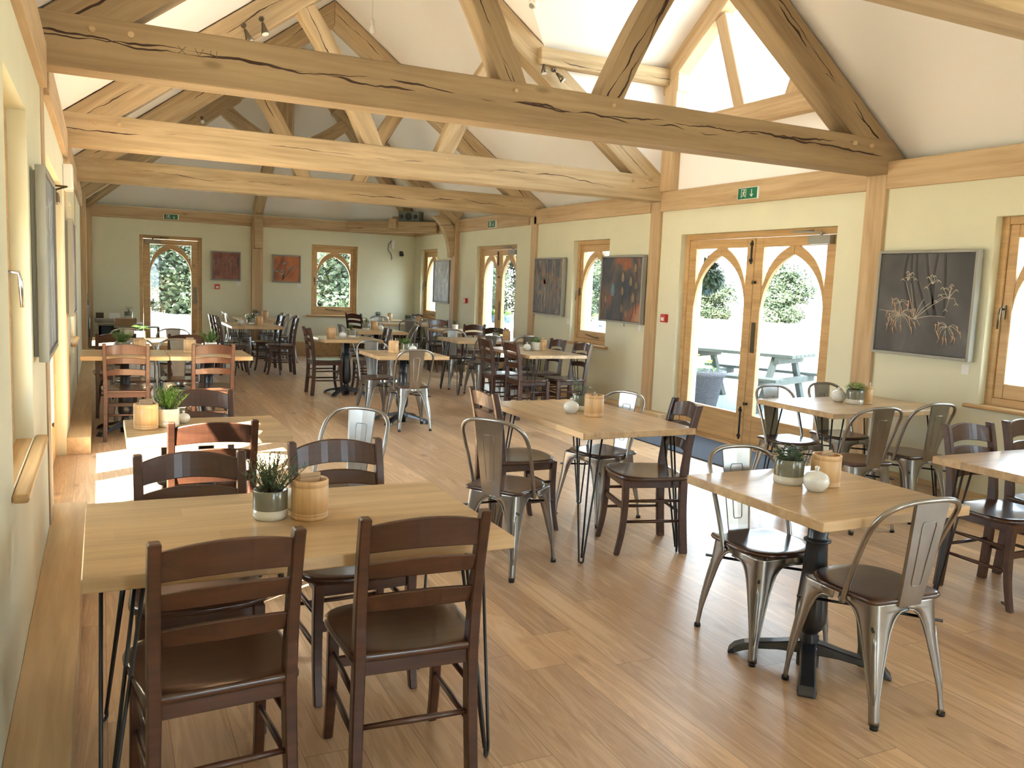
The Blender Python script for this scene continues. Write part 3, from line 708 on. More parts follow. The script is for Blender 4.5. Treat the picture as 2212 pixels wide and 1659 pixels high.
def make_wood_chair():
    e = empty('wooden_chair')
    seat_mesh(.445, .39, .41, .455, .026, .016, 'seat', 'walnut_seat', e)
    # rear legs running up into the back posts
    for s_ in (-1, 1):
        b = MB(); path = [(-.205, 0), (-.195, .12), (-.185, .28), (-.185, .45), (-.20, .62), (-.225, .76), (-.25, .862)]
        P = smooth_path([(0, p[0], p[1]) for p in path], 4); rings = []
        for p in P:
            t = p.z / .86; wx = .014 + .003 * (1 - abs(t - .5)); dy = .023 if t < .6 else .021 - .004 * (t - .6)
            x = s_ * (.165 + .008 * t)
            if p.z < .4: x += s_ * .012 * (1 - p.z / .4)
            rings.append([(x - wx, p.y - dy, p.z), (x + wx, p.y - dy, p.z), (x + wx, p.y + dy, p.z), (x - wx, p.y + dy, p.z)])
        b.loft(rings); b.build('rear_leg', 'walnut', e, .004)
        b = MB(); P = smooth_path([(0, .20, 0), (0, .172, .14), (0, .162, .30), (0, .165, .435)], 4); rings = []
        for p in P:
            t = p.z / .43; h = .0145 + .004 * t; x = s_ * (.172 + .006 * (1 - t))
            rings.append([(x - h, p.y - h, p.z), (x + h, p.y - h, p.z), (x + h, p.y + h, p.z), (x - h, p.y + h, p.z)])
        b.loft(rings); b.build('front_leg', 'walnut', e, .004)
    # curved ladder slats
    def ypost(z): return -.20 - (z - .62) * .21 if z > .62 else -.185 - (z - .45) * .09
    for zc, h, arch in ((.795, .080, .026), (.700, .048, .018), (.600, .050, .018)):
        b = MB(); rings = []
        for i in range(13):
            t = i / 12 * 2 - 1; x = t * .162; bowy = -.034 * (1 - t * t); za = arch * (1 - t * t)
            y = ypost(zc) + bowy; tilt = .016
            rings.append([(x, y - .008 + tilt * .5, zc - h / 2 + za * .6), (x, y + .008 + tilt * .5, zc - h / 2 + za * .6), (x, y + .008 - tilt * .5, zc + h / 2 + za), (x, y - .008 - tilt * .5, zc + h / 2 + za)])
        b.loft(rings); b.build('back_slat', 'walnut', e, .003)
    # seat rails
    b = MB(); b.box(-.16, .16, .150, .170, .385, .430); b.box(-.16, .16, -.195, -.175, .385, .430)
    for s_ in (-1, 1): b.box(s_ * .165 - .009, s_ * .165 + .009, -.18, .155, .385, .430)
    b.build('seat_frame', 'walnut', e, .003)
    b = MB(); b.box(-.17, .17, .155, .171, .255, .290); b.build('front_stretcher', 'walnut', e, .003)
    for s_ in (-1, 1):
        for z in (.19, .31):
            b = MB(); b.tube([(s_ * .173, -.19, z), (s_ * .173, -.02, z), (s_ * .172, .165, z)], [.008, .0105, .008], 8); b.build('side_stretcher', 'walnut', e)
    b = MB(); b.tube([(-.17, -.19, .23), (0, -.19, .23), (.17, -.19, .23)], [.008, .0105, .008], 8); b.build('rear_stretcher', 'walnut', e)
    return e

def make_metal_chair():
    e = empty('metal_chair')
    seat_mesh(.385, .335, .37, .452, .020, .004, 'seat', 'walnut_seat', e, .075)
    ARM = [(.434, 9), (.425, 9), (.412, 9), (.404, 9), (.398, .125), (.385, .105), (.365, .090), (.335, .077), (.29, .064), (.23, .051), (.17, .039), (.12, .030), (.095, .026), (.085, .0245), (.03, .0245), (.012, .0245)]
    for sx in (-1, 1):
        for sy_ in (-1, 1):
            hx = .176 if sy_ > 0 else .152; hy = .176; dx, dy = (.032, .030) if sy_ > 0 else (.022, .062)
            b = MB(); rings = []; edgeA, edgeB = [], []
            for z, arm in ARM:
                t = (1 - z / .434); cx, cy_ = hx + dx * t, hy + dy * t ** 1.1
                arm_x = min(arm, cx - .0015); arm_y = min(arm, cy_ - .0015)
                rc = min(.040, min(arm_x, arm_y) * .62); ring = [(cx - arm_x, cy_ - (.004 if arm < 1 else 0), z), (cx - arm_x * .5 - rc * .5, cy_ + .001, z)]
                for k in range(5):
                    a = k / 4 * PI / 2; ring.append((cx - rc + rc * math.sin(a), cy_ - rc + rc * math.cos(a), z))
                ring += [(cx + .001, cy_ - arm_y * .5 - rc * .5, z), (cx - (.004 if arm < 1 else 0), cy_ - arm_y, z)]
                th = .004
                inner = [(p[0] - th * (1.0 if i > 2 else .2), p[1] - th * (1.0 if i < 6 else .2), z) for i, p in enumerate(ring)]
                rings.append([(sx * p[0], sy_ * p[1], p[2]) for p in ring + inner[::-1]])
                edgeA.append((sx * ring[0][0], sy_ * ring[0][1], z)); edgeB.append((sx * ring[-1][0], sy_ * ring[-1][1], z))
            b.loft(rings, True, True, True)
            b.tube(edgeA[3:], .0042, 6); b.tube(edgeB[3:], .0042, 6)
            # pressed rib down the corner
            rb = []
            for z in (.33, .29, .23, .17, .12, .085):
                t = (1 - z / .434); cx, cy_ = hx + dx * t, hy + dy * t ** 1.1; q = .011 if z > .3 else .0095 * (z / .29 + .35)
                rb.append((sx * (cx - q), sy_ * (cy_ - q), z))
            b.tube(rb, [.002, .007, .009, .009, .008, .003], 8)
            lg = b.build('leg', 'gunmetal', e)
            ft = MB(); fx, fy = sx * (hx + dx - .0125), sy_ * (hy + dy - .0125)
            ft.tube([(fx, fy, 0), (fx, fy, .014)], .0145, 12); ft.build('rubber_foot', 'rubber', lg)
    b = MB(); half = [(.182, -.050, .405), (.185, -.078, .50), (.189, -.114, .60), (.191, -.152, .69), (.180, -.190, .755), (.145, -.220, .795), (.085, -.238, .815), (0, -.243, .820)]
    pts = smooth_path(half + [(-p[0], p[1], p[2]) for p in reversed(half[:-1])], 5)
    b.tube(pts, .0105, 8)
    for sx in (-1, 1): b.tube([(sx * .170, -.050, .415), (sx * .190, -.050, .415)], .013, 8)
    b.build('back_hoop', 'gunmetal', e)
    yy = lambda t: -.184 - .060 * t ** .9
    b = MB(); rings = []
    for i in range(9):
        t = i / 8; z = .420 + t * .395; w_ = .056 + .026 * t; y = yy(t)
        rings.append([(-w_, y + .009, z), (-w_ + .004, y - .002, z), (0, y - .0035, z), (w_ - .004, y - .002, z), (w_, y + .009, z), (w_ - .006, y + .003, z), (0, y + .0015, z), (-w_ + .006, y + .003, z)])
    b.loft(rings); sp_ = b.build('back_splat', 'gunmetal', e)
    b = MB()
    def P(u, t, o): return (u, yy(t) + o, .420 + t * .395)
    for o in (-.0035, .0030):
        loop = [P(-.022, .22, o), P(-.024, .35, o), P(-.027, .5, o), P(-.030, .65, o), P(-.033, .78, o), P(-.028, .81, o), P(.028, .81, o), P(.033, .78, o), P(.030, .65, o), P(.027, .5, o), P(.024, .35, o), P(.022, .22, o), P(.017, .20, o), P(-.017, .20, o)]
        b.tube(loop, .0022, 6, closed=True)
    b.build('embossed_border', 'gunmetal', sp_)
    for q in (-1, 1):
        b = MB(); b.tube([(q * -.168, -.19, .345), (0, 0, .35 + q * .004), (q * .182, .182, .345)], .006, 6); b.build('cross_brace', 'black_iron', e)
    return e

TT, TZ = .038, .735
def table_top(par, lx, ly):
    """lx is the long way along local X"""
    b = MB().box(-lx / 2, lx / 2, -ly / 2, ly / 2, TZ - TT, TZ)
    return b.build('tabletop', 'table_oak', par, .004, 2)
def hairpin(par, sx, sy_, lx, ly):
    b = MB(); cx, cy_ = sx * (lx / 2 - .10), sy_ * (ly / 2 - .10); z1 = TZ - TT - .004
    fx, fy = sx * (lx / 2 - .045), sy_ * (ly / 2 - .05); r = .0055
    A = (cx + sx * .055, cy_ - sy_ * .045, z1); B_ = (cx - sx * .045, cy_ + sy_ * .055, z1); D = (cx - sx * .03, cy_ - sy_ * .03, z1)
    u = Vector((sx, -sy_, 0)).normalized() * .013; f0 = Vector((fx, fy, 0))
    loop = [Vector(A), f0 + u + Vector((0, 0, .04))] + [f0 + u * math.cos(a) + Vector((0, 0, .0185 - .013 * math.sin(a))) for a in (0, .5, 1.05, PI / 2, 2.1, 2.65, PI)] + [f0 - u + Vector((0, 0, .04)), Vector(B_)]
    b.tube(loop, r, 8); b.tube([D, f0 + Vector((-sx * .006, -sy_ * .006, .03))], r, 8)
    b.box(min(cx - .06, cx + .06), max(cx - .06, cx + .06), cy_ - .06, cy_ + .06, TZ - TT - .005, TZ - TT)
    return b.build('hairpin_leg', 'black_rod', par)
def hairpin_table(name_, cx, cy_, lx, ly, rz, label, group='oak tables'):
    e = empty('dining_table', (cx, cy_, 0), rz); tag(e, label, 'table', group)
    table_top(e, lx, ly)
    for sx in (-1, 1):
        for s2 in (-1, 1): hairpin(e, sx, s2, lx, ly)
    return e
def pedestal_table(cx, cy_, lx, ly, rz, label, group='oak tables', frz=0):
    e = empty('pedestal_table', (cx, cy_, 0), rz); tag(e, label, 'table', group)
    table_top(e, lx, ly)
    b = MB(); prof = [(.044, .0), (.045, .085), (.037, .092), (.042, .098), (.035, .104), (.041, .111), (.034, .118), (.039, .125), (.030, .134), (.036, .146), (.054, .165), (.063, .195), (.063, .235), (.059, .30), (.051, .38), (.045, .46), (.042, .515), (.043, .518), (.053, .523), (.054, .529), (.043, .535), (.040, .54), (.038, .694)]
    b.lathe(prof, 20); b.build('column', 'black_iron', e)
    b = MB().box(-.16, .16, -.16, .16, TZ - TT - .012, TZ - TT); b.build('top_plate', 'black_iron', e, .003)
    for k in range(4):
        a = PI / 4 + k * PI / 2 + frz; m = Matrix.Rotation(a, 4, 'Z'); b = MB(); rings = []
        for x, z, h, w_ in ((.0, .080, .05, .034), (.05, .078, .046, .034), (.12, .068, .032, .032), (.20, .055, .028, .033), (.255, .040, .030, .036), (.295, .022, .030, .038), (.318, .006, .012, .034)):
            rings.append([m @ Vector((x, -w_, max(0, z - h / 2))), m @ Vector((x, w_, max(0, z - h / 2))), m @ Vector((x, w_ * .8, z + h / 2)), m @ Vector((x, -w_ * .8, z + h / 2))])
        b.loft(rings); b.build('foot', 'black_iron', e, .004)
    return e

NEARROW = ' nearest the camera'
TB = {}
TB[1] = hairpin_table('t', .54, 2.66, 1.19, .765, 0, 'long oak table on black hairpin legs in the left foreground')
TB[2] = pedestal_table(.465, 4.44, .74, .60, 0, 'small oak table in the sun patch by the left wall')
TB[3] = pedestal_table(.19, 8.60, .72, .70, 0, 'oak table against the left wall, left half of the joined pair')
TB[31] = pedestal_table(.92, 8.60, .725, .70, 0, 'oak table with a free right end, right half of the joined pair')
TB[4] = hairpin_table('t', .50, 10.22, 1.18, .74, 0, 'sunlit oak table behind the joined pair, near the end door')
TB[5] = hairpin_table('t', 2.10, 13.62, 1.2, .76, PI / 2, 'oak table on hairpin legs between dark wooden chairs in front of the end wall post')
TB[6] = hairpin_table('t', 2.50, 15.60, 1.2, .70, PI / 2, 'oak table against the end wall post with metal chairs')
TB[7] = pedestal_table(2.86, 10.85, .745, .76, 0, 'square oak pedestal table with a wooden chair on each side')
TB[8] = pedestal_table(2.89, 8.64, .755, .76, 0, 'square oak pedestal table with two metal chairs in the middle of the room')
TB[9] = pedestal_table(3.75, 12.52, .76, .76, 0, 'square oak table behind the one with two wooden chairs')
TB[10] = pedestal_table(4.86, 15.85, .86, .72, 0, 'oak table below the end wall window')
TB[11] = pedestal_table(5.02, 14.78, 1.1, .72, 0, 'oak table near the silver painting')
TB[12] = hairpin_table('t', 4.86, 10.86, 1.2, .75, 0, 'oak hairpin table parallel to the narrow double doors')
TB[13] = hairpin_table('t', 5.24, 13.05, .70, .70, 0, 'small pale oak table just inside the narrow double doors')
TB[14] = hairpin_table('t', 4.63, 8.97, 1.18, .74, PI / 2, 'oak table with four dark wooden chairs below the tulip painting')
TB[15] = hairpin_table('t', 2.67, 4.46, 1.22, .74, PI / 2, 'oak hairpin table in the middle foreground with mixed chairs')
TB[16] = pedestal_table(2.60, 2.475, .755, .76, 0, 'square oak pedestal table with two metal chairs in the right foreground')
TB[17] = hairpin_table('t', 4.99, 4.50, 1.2, .74, 0, 'oak hairpin table with four metal chairs below the dark seed head painting')
TB[18] = hairpin_table('t', 4.35, 2.50, 1.2, .74, 0, 'oak table cut off by the right edge of the picture')

WC = make_wood_chair(); MC = make_metal_chair(); used = {'w': False, 'm': False}
def chair(kind, x, y, face, label):
    """face: heading in degrees, 0 = towards +Y (away from the camera), 90 = towards +X"""
    src = WC if kind == 'w' else MC
    o = src if not used[kind] else copy_tree(src); used[kind] = True
    o.location = (x, y, 0); o.rotation_euler.z = -R(face)
    tag(o, label, 'chair', 'dark wooden ladder-back chairs' if kind == 'w' else 'metal chairs with wooden seats')
bpy.context.view_layer.update()
W = lambda *a: chair('w', *a)
M = lambda *a: chair('m', *a)
W(.26, 2.38, -4, 'dark wooden chair in the left foreground, its back to the camera, nearer the left wall')
W(.82, 2.42, 3, 'dark wooden chair in the foreground beside the right-hand hairpin leg, back to the camera')
W(.28, 2.93, 180, 'dark wooden chair across the foreground table, left of the herb pot')
W(.84, 3.05, 178, 'dark wooden chair across the foreground table, right of the napkin pot')
W(.435, 4.10, 0, 'wooden chair glowing red in the sun at the small table by the left wall')
W(.46, 4.66, 182, 'dark wooden chair on the far side of the small sunlit table')
M(1.07, 4.20, 226, 'metal chair standing alone right of the small sunlit table')
W(.20, 8.32, 2, 'sunlit orange-brown wooden chair at the joined tables, left one')
W(.91, 8.38, -2, 'sunlit orange-brown wooden chair at the joined tables, right one')
M(.29, 8.96, 178, 'metal chair behind the joined tables, left one')
M(.69, 9.0, 183, 'metal chair behind the joined tables with the sun on its front leg')
W(.13, 9.66, 0, 'dark wooden chair at the near side of the sunlit far table, by the left wall')
W(.80, 9.66, 0, 'dark wooden chair at the near right corner of the sunlit far table')
M(.27, 10.60, 180, 'metal chair on the far side of the sunlit table, left of the end door')
M(.77, 10.66, 180, 'metal chair silhouetted against the glass of the end door')
W(1.80, 13.35, 92, 'dark wooden chair left of the table before the end wall post, nearer one')
W(1.78, 13.95, 88, 'dark wooden chair left of the table before the end wall post, farther one')
W(2.47, 13.36, -88, 'dark wooden chair right of the table before the end wall post, nearer one')
W(2.36, 13.98, -93, 'dark wooden chair right of the table before the end wall post, farther one')
M(2.16, 15.35, 88, 'metal chair left of the table at the end wall post, nearer one')
M(2.18, 15.95, 92, 'metal chair left of the table at the end wall post, farther one')
M(2.84, 15.10, -92, 'metal chair right of the table at the end wall post, nearest of three')
M(2.80, 15.56, -86, 'metal chair right of the table at the end wall post, middle of three')
M(2.78, 16.02, -90, 'metal chair right of the table at the end wall post, farthest of three')
W(2.61, 10.96, 90, 'dark wooden chair seen side on, left of the square pedestal table')
W(3.18, 10.93, -84, 'dark wooden chair right of the square pedestal table')
M(2.84, 8.26, 3, 'metal chair with its back to the camera in the middle of the room')
M(2.72, 8.98, 176, 'metal chair facing the camera across the middle pedestal table')
M(3.42, 12.5, 88, 'metal chair left of the table behind the pedestal pair')
M(4.18, 12.62, -80, 'metal chair right of the table behind the pedestal pair')
W(4.42, 15.70, 55, 'dark wooden chair left of the table below the end wall window')
W(5.36, 15.90, -100, 'dark wooden chair in the far corner under the speaker')
M(4.66, 15.22, 180, 'metal chair behind the table near the silver painting')
M(5.34, 15.16, 176, 'metal chair between the far corner table and the silver painting')
M(4.92, 14.30, 28, 'dark metal chair turned away from the camera, near the silver painting')
M(5.36, 14.38, 188, 'dark metal chair under the silver painting facing the camera')
M(4.60, 11.32, 180, 'metal chair on the far side of the table parallel to the narrow doors')
M(4.66, 10.52, 2, 'metal chair on the near side of that long table, left one by the hairpin leg')
M(5.22, 10.56, -2, 'metal chair on the near side of that long table, right one by the wall')
W(5.28, 11.34, 182, 'dark wooden chair between the long table and the narrow doors')
W(5.22, 13.50, 180, 'dark wooden chair behind the small pale table by the narrow doors')
W(5.32, 12.66, 0, 'dark wooden chair in front of the small pale table by the narrow doors')
W(4.33, 9.21, 92, 'dark wooden chair left of the four-chair table, farther one')
W(4.39, 8.64, 90, 'dark wooden chair left of the four-chair table, nearer one')
W(4.83, 9.22, -90, 'dark wooden chair right of the four-chair table, farther one by the window')
W(4.85, 8.64, -90, 'dark wooden chair right of the four-chair table, nearer one by the wall')
W(2.33, 4.69, 90, 'wooden chair with light on its back slats at the middle foreground table')
M(1.95, 4.02, 54, 'metal chair with its back to the camera in the middle foreground')
M(2.94, 4.70, -104, 'metal chair at the far right corner of the middle foreground table')
W(2.86, 4.09, -76, 'dark wooden chair right of the middle foreground table, near the door mat')
M(2.57, 2.73, 182, 'metal chair facing the camera across the square pedestal table in the foreground')
M(2.60, 2.20, 3, 'metal chair at the right foreground, nearest to the camera')
M(4.60, 4.72, 178, 'metal chair against the light of the double doors')
M(5.20, 4.80, 180, 'metal chair below the oak post right of the double doors')
M(4.50, 4.03, 8, 'metal chair with its back to the camera, left one in front of the four-metal-chair table')
M(5.10, 4.10, 5, 'metal chair with its back to the camera, right one in front of the four-metal-chair table')
W(4.19, 2.76, 180, 'dark wooden chair at the right edge of the picture, whole back visible')
W(4.70, 2.78, 180, 'dark wooden chair cut off by the right edge of the picture')

# ------------------------------------------------------------------ table things
GROUPS = {'pot': 'herb pots on the tables', 'cyl': 'wooden napkin pots on the tables', 'salt': 'white salt pots on the tables'}
def leaf(b, base, d, ln, w_, bend=.3):
    d = Vector(d).normalized(); s_ = d.cross(Vector((0, 0, 1)))
    if s_.length < .01: s_ = Vector((1, 0, 0))
    s_.normalize(); up = s_.cross(d)
    P = []
    for t, ww in ((0, .25), (.35, 1), (.7, .8), (1, .05)):
        c = Vector(base) + d * ln * t - Vector((0, 0, 1)) * bend * ln * t * t
        P.append((c - s_ * w_ * ww / 2 + up * .0006, c + up * (-.0012 * 0), c + s_ * w_ * ww / 2 + up * .0006))
    vs_ = [q for p in P for q in p]; fs = []
    for i in range(3):
        for j in range(2): a = i * 3 + j; fs.append((a, a + 1, a + 4, a + 3))
    b.add(vs_, fs, True)
def herb(par, kind, seed, z0, r=.04):
    rnd = random.Random(seed); b = MB(); st = MB()
    if kind == 'rosemary':
        for k in range(34):
            a = rnd.uniform(0, 2 * PI); lean = rnd.uniform(.05, 1.05); h = rnd.uniform(.06, .115) * r / .045
            base = Vector((math.cos(a) * r * .5 * lean, math.sin(a) * r * .5 * lean, z0)); d = Vector((math.cos(a) * lean, math.sin(a) * lean, 1)).normalized()
            tip = base + d * h; st.tube([base, base.lerp(tip, .5) + Vector((0, 0, .003)), tip], .0012, 4)
            for i in range(26):
                t = .15 + .85 * i / 25; p = base.lerp(tip, t); aa = rnd.uniform(0, 2 * PI)
                leaf(b, p, Vector((math.cos(aa), math.sin(aa), .9)), rnd.uniform(.016, .028), .0032, .05)
    elif kind == 'parsley':
        for k in range(240):
            a = rnd.uniform(0, 2 * PI); e_ = rnd.uniform(.0, 1); rr = rnd.uniform(.3, 1)
            c = Vector((math.cos(a) * r * 1.45 * math.sqrt(1 - e_ * .8) * rr, math.sin(a) * r * 1.45 * math.sqrt(1 - e_ * .8) * rr, z0 + .012 + .052 * e_))
            leaf(b, c, Vector((math.cos(a) + rnd.uniform(-.8, .8), math.sin(a) + rnd.uniform(-.8, .8), rnd.uniform(-.2, .8))), rnd.uniform(.012, .02), .012, .3)
        for k in range(16):
            a = rnd.uniform(0, 2 * PI); st.tube([(0, 0, z0), (math.cos(a) * r, math.sin(a) * r, z0 + .04)], .0012, 4)
    elif kind == 'basil':
        for k in range(9):
            a = rnd.uniform(0, 2 * PI); q = rnd.uniform(.1, .5); tip = Vector((math.cos(a) * r * q, math.sin(a) * r * q, z0 + rnd.uniform(.05, .10)))
            st.tube([(0, 0, z0), tip], .0015, 4)
            for i in range(6):
                p = Vector((0, 0, z0)).lerp(tip, .4 + .6 * i / 5); aa = i * 1.6 + rnd.uniform(0, 1)
                leaf(b, p, (math.cos(aa), math.sin(aa), .5), rnd.uniform(.028, .042), .024, .5)
    elif kind == 'sage':
        for k in range(8):
            a = k * 2 * PI / 8 + rnd.uniform(-.3, .3); tip = Vector((math.cos(a) * r * rnd.uniform(.6, 1.9), math.sin(a) * r * rnd.uniform(.6, 1.9), z0 + rnd.uniform(.03, .10)))
            m = Vector((tip.x * .4, tip.y * .4, tip.z * .55 + z0 * .45 + .03)); st.tube(smooth_path([(0, 0, z0), m, tip], 4), .0016, 4)
            for i in range(6):
                p = m.lerp(tip, i / 5); aa = a + (-1) ** i * .9
                leaf(b, p, (math.cos(aa), math.sin(aa), .35), rnd.uniform(.028, .045), .011, .35)
    return b, st
def pot(x, y, z, label, style='grey', plant='rosemary', leafm='leaf_green', r=.046, h=.088, seed=1):
    e = empty('herb_pot', (x, y, z)); tag(e, label, 'potted plant', GROUPS['pot'])
    g = {'grey': 'glaze_grey', 'olive': 'glaze_olive', 'cream': 'glaze_cream'}[style]
    b = MB(); b.lathe([(r * .90, 0), (r * .97, .004), (r, .012), (r, h * .34)], 28); b.build('unglazed_base', 'glaze_cream', e)['label'] = 'cream lower band of the pot'
    b = MB(); b.lathe([(r, h * .34), (r * 1.005, h * .7), (r, h - .003), (r * .97, h), (r * .92, h - .002), (r * .90, h * .6), (r * .6, h * .55)], 28, caps=False); b.build('glazed_rim', g, e)
    b = MB(); b.lathe([(.001, h - .014), (r * .5, h - .011), (r * .905, h - .016)], 16, caps=False); b.build('soil', 'soil', e)
    lf, st = herb(e, plant, seed, h - .014, r); lf.build('foliage', leafm, e)
    if st.v: st.build('stems', 'leaf_dark' if plant != 'rosemary' else 'stem_brown', e)
    return e
def cyl(x, y, z, label, r=.048, h=.115, napkin=True, rz=0):
    e = empty('napkin_pot', (x, y, z), rz); tag(e, label, 'napkin holder', GROUPS['cyl'])
    b = MB(); b.lathe([(r * .96, 0), (r, .004), (r, .012), (r - .0015, .0135), (r, .015), (r, .020), (r - .0015, .0215), (r, .023), (r, h - .022), (r - .0015, h - .0205), (r, h - .019), (r, h - .003), (r * .97, h), (r * .88, h), (r * .86, h - .004), (r * .86, .02), (.001, .018)], 32); b.build('pot_body', 'pot_wood', e)
    if napkin:
        for k in range(3):
            b = MB(); a = -.012 + k * .012; hh = .118 + .012 * (k % 2)
            m = Matrix.Rotation(.06 * (k - 1), 4, 'Y')
            b.box(-.034, .034, a - .003, a + .004, .018, hh + .015, m); b.build('napkin', 'napkin', e, .001)
    else:
        for k in range(4):
            b = MB(); a = k * 1.7; tx, ty = math.cos(a) * .02, math.sin(a) * .02
            b.tube([(tx * .4, ty * .4, .02), (tx, ty, h + .028)], [.003, .004], 6); b.build('cutlery_handle', 'glaze_cream' if k % 2 else 'pot_wood', e)
    return e
def salt(x, y, z, label, r=.037):
    e = empty('salt_pot', (x, y, z)); tag(e, label, 'pot', GROUPS['salt'])
    b = MB(); b.lathe([(r * .45, 0), (r * .62, .002), (r * .92, r * .45), (r, r * .80), (r * .95, r * 1.1), (r * .7, r * 1.42), (r * .3, r * 1.58), (r * .16, r * 1.62)], 28); b.build('body', 'porcelain', e)
    b = MB(); b.lathe([(r * .16, r * 1.58), (r * .13, r * 1.72), (r * .20, r * 1.84), (r * .17, r * 1.96), (.001, r * 2.0)], 14); b.build('knob', 'porcelain', e)
    return e
z = TZ
pot(.476, 2.705, z, 'grey and cream pot of rosemary on the foreground table', 'grey', 'rosemary', 'leaf_grey', .054, .094, 1)
cyl(.594, 2.675, z, 'wooden pot of folded brown napkins on the foreground table', .058, .126, True, .15)
salt(.572, 2.795, z, 'white pot hidden behind the napkin pot on the foreground table', .044)
cyl(.19, 4.45, z, 'wooden napkin pot on the small sunlit table', .056, .124, True, .5)
pot(.292, 4.50, z, 'cream pot of young rosemary on the small sunlit table', 'cream', 'rosemary', 'leaf_bright', .054, .092, 3)
salt(.372, 4.585, z, 'white pot beside the cream herb pot on the small sunlit table', .032)
salt(2.590, 4.50, z, 'white round pot on the middle foreground table', .048)
pot(2.715, 4.60, z, 'olive pot of trailing sage on the middle foreground table', 'olive', 'sage', 'leaf_grey', .054, .10, 4)
cyl(2.672, 4.37, z, 'wooden napkin pot on the middle foreground table', .058, .13, True, .9)
pot(2.545, 2.605, z, 'grey and cream pot of thyme on the right foreground pedestal table', 'grey', 'parsley', 'leaf_dark', .060, .104, 5)
salt(2.553, 2.462, z, 'white round pot on the right foreground pedestal table', .051)
cyl(2.672, 2.53, z, 'wooden napkin pot on the right foreground pedestal table', .059, .130, True, .2)
pot(4.98, 4.50, z, 'grey and cream pot of bright parsley beside the oak post', 'grey', 'parsley', 'leaf_bright', .062, .108, 6)
salt(4.955, 4.63, z, 'white round pot left of the bright parsley', .054)
cyl(5.09, 4.49, z, 'wooden cutlery pot right of the bright parsley', .042, .130, False)
def trio(cx, cy_, lab, plant, lm, seed, order=(-1, 0, 1), style='olive', d=.13, rz=0, nap=True):
    a = [(cx + d * k, cy_ + .03 * (abs(k))) for k in order]
    pot(a[0][0], a[0][1], z, 'pot of herbs ' + lab, style, plant, lm, .056, .102, seed)
    cyl(a[1][0], a[1][1], z, 'wooden pot ' + lab, .055, .126, nap, rz)
    salt(a[2][0], a[2][1] - .05, z, 'white round pot ' + lab, .050)
trio(2.87, 8.70, 'on the middle pedestal table', 'parsley', 'leaf_bright', 7, (.55, -.55, 1.1), 'olive', .12, .3, False)
trio(2.80, 10.88, 'on the pedestal table between two wooden chairs', 'basil', 'leaf_green', 8, (1.0, -1.0, 0), 'olive', .13)
trio(4.66, 9.05, 'on the four-chair table', 'parsley', 'leaf_bright', 9, (.2, 1.0, -.9), 'cream', .12, 1.2, False)
trio(.24, 8.62, 'on the left table of the joined pair', 'rosemary', 'leaf_green', 10, (-.6, .7, .05), 'olive', .12)
trio(.83, 8.62, 'on the right table of the joined pair', 'rosemary', 'leaf_green', 11, (1.0, -.6, .3), 'cream', .12)
pot(.38, 10.2, z, 'pale pot of trailing herbs on the sunlit table by the end door', 'cream', 'sage', 'leaf_bright', .055, .10, 12)
trio(2.08, 13.55, 'on the hairpin table before the end wall post', 'parsley', 'leaf_green', 13, (-.1, .95, -1.2), 'olive', .13)
trio(2.45, 15.45, 'on the table at the end wall post', 'parsley', 'leaf_dark', 14, (-.1, 1.2, -1.1), 'olive', .13)
trio(3.66, 12.58, 'on the table behind the pedestal pair', 'basil', 'leaf_green', 15, (-.4, .6, 1.3), 'olive', .13)
trio(4.86, 15.75, 'on the table below the end wall window', 'parsley', 'leaf_dark', 16, (-.9, 1.0, .3), 'olive', .12)
trio(5.12, 14.72, 'on the table near the silver painting', 'parsley', 'leaf_dark', 17, (-1.0, .7, -.3), 'olive', .12)
pot(5.02, 10.95, z, 'dark leaved herb pot on the long table by the narrow doors', 'olive', 'basil', 'leaf_dark', .048, .092, 18)
cyl(5.18, 10.93, z, 'wooden pot on the long table by the narrow doors', .055, .12)
pot(5.26, 13.1, z, 'small succulent in a pale dish on the table by the narrow doors', 'cream', 'basil', 'leaf_grey', .05, .08, 19)

# ------------------------------------------------------------------ paintings and cards
def painting(side, a0, a1, z0, z1, art, label, dep=.05, frame='frame_grey', strokes=None, gap=.02):
    w_, h_ = a1 - a0, z1 - z0; e = empty('painting'); c = (a0 + a1) / 2; zc = (z0 + z1) / 2
    place(e, side, c); e.location.z = zc; tag(e, label, 'painting')
    fw = .022; b = MB(); y0, y1 = -gap - dep, -gap
    b.box(-w_ / 2, -w_ / 2 + fw, y0, y1, -h_ / 2, h_ / 2); b.box(w_ / 2 - fw, w_ / 2, y0, y1, -h_ / 2, h_ / 2)
    b.box(-w_ / 2 + fw, w_ / 2 - fw, y0, y1, -h_ / 2, -h_ / 2 + fw); b.box(-w_ / 2 + fw, w_ / 2 - fw, y0, y1, h_ / 2 - fw, h_ / 2)
    b.box(-w_ / 2 + fw, w_ / 2 - fw, y1 - .006, y1 + gap, -h_ / 2 + fw, h_ / 2 - fw)
    b.build('frame', frame, e, .002)
    b = MB().box(-w_ / 2 + fw + .006, w_ / 2 - fw - .006, y0 + .010, y1 - .008, -h_ / 2 + fw + .006, h_ / 2 - fw - .006); cv = b.build('canvas', art, e)
    if strokes: strokes(cv, w_ - .06, h_ - .06, y0 + .009)
    return e
def curve2(b, pts, r, y):
    P = smooth_path([(p[0], 0, p[1]) for p in pts], 5); n = len(P); rings = []
    for i, p in enumerate(P):
        t = (P[min(i + 1, n - 1)] - P[max(i - 1, 0)]); t.normalize(); nn = Vector((-t.z, 0, t.x)); rr = r[0] + (r[1] - r[0]) * i / (n - 1) if isinstance(r, tuple) else r
        rings.append([(p + nn * rr) + Vector((0, y, 0)), (p + nn * rr) + Vector((0, y - .0015, 0)), (p - nn * rr) + Vector((0, y - .0015, 0)), (p - nn * rr) + Vector((0, y, 0))])
    b.loft(rings)
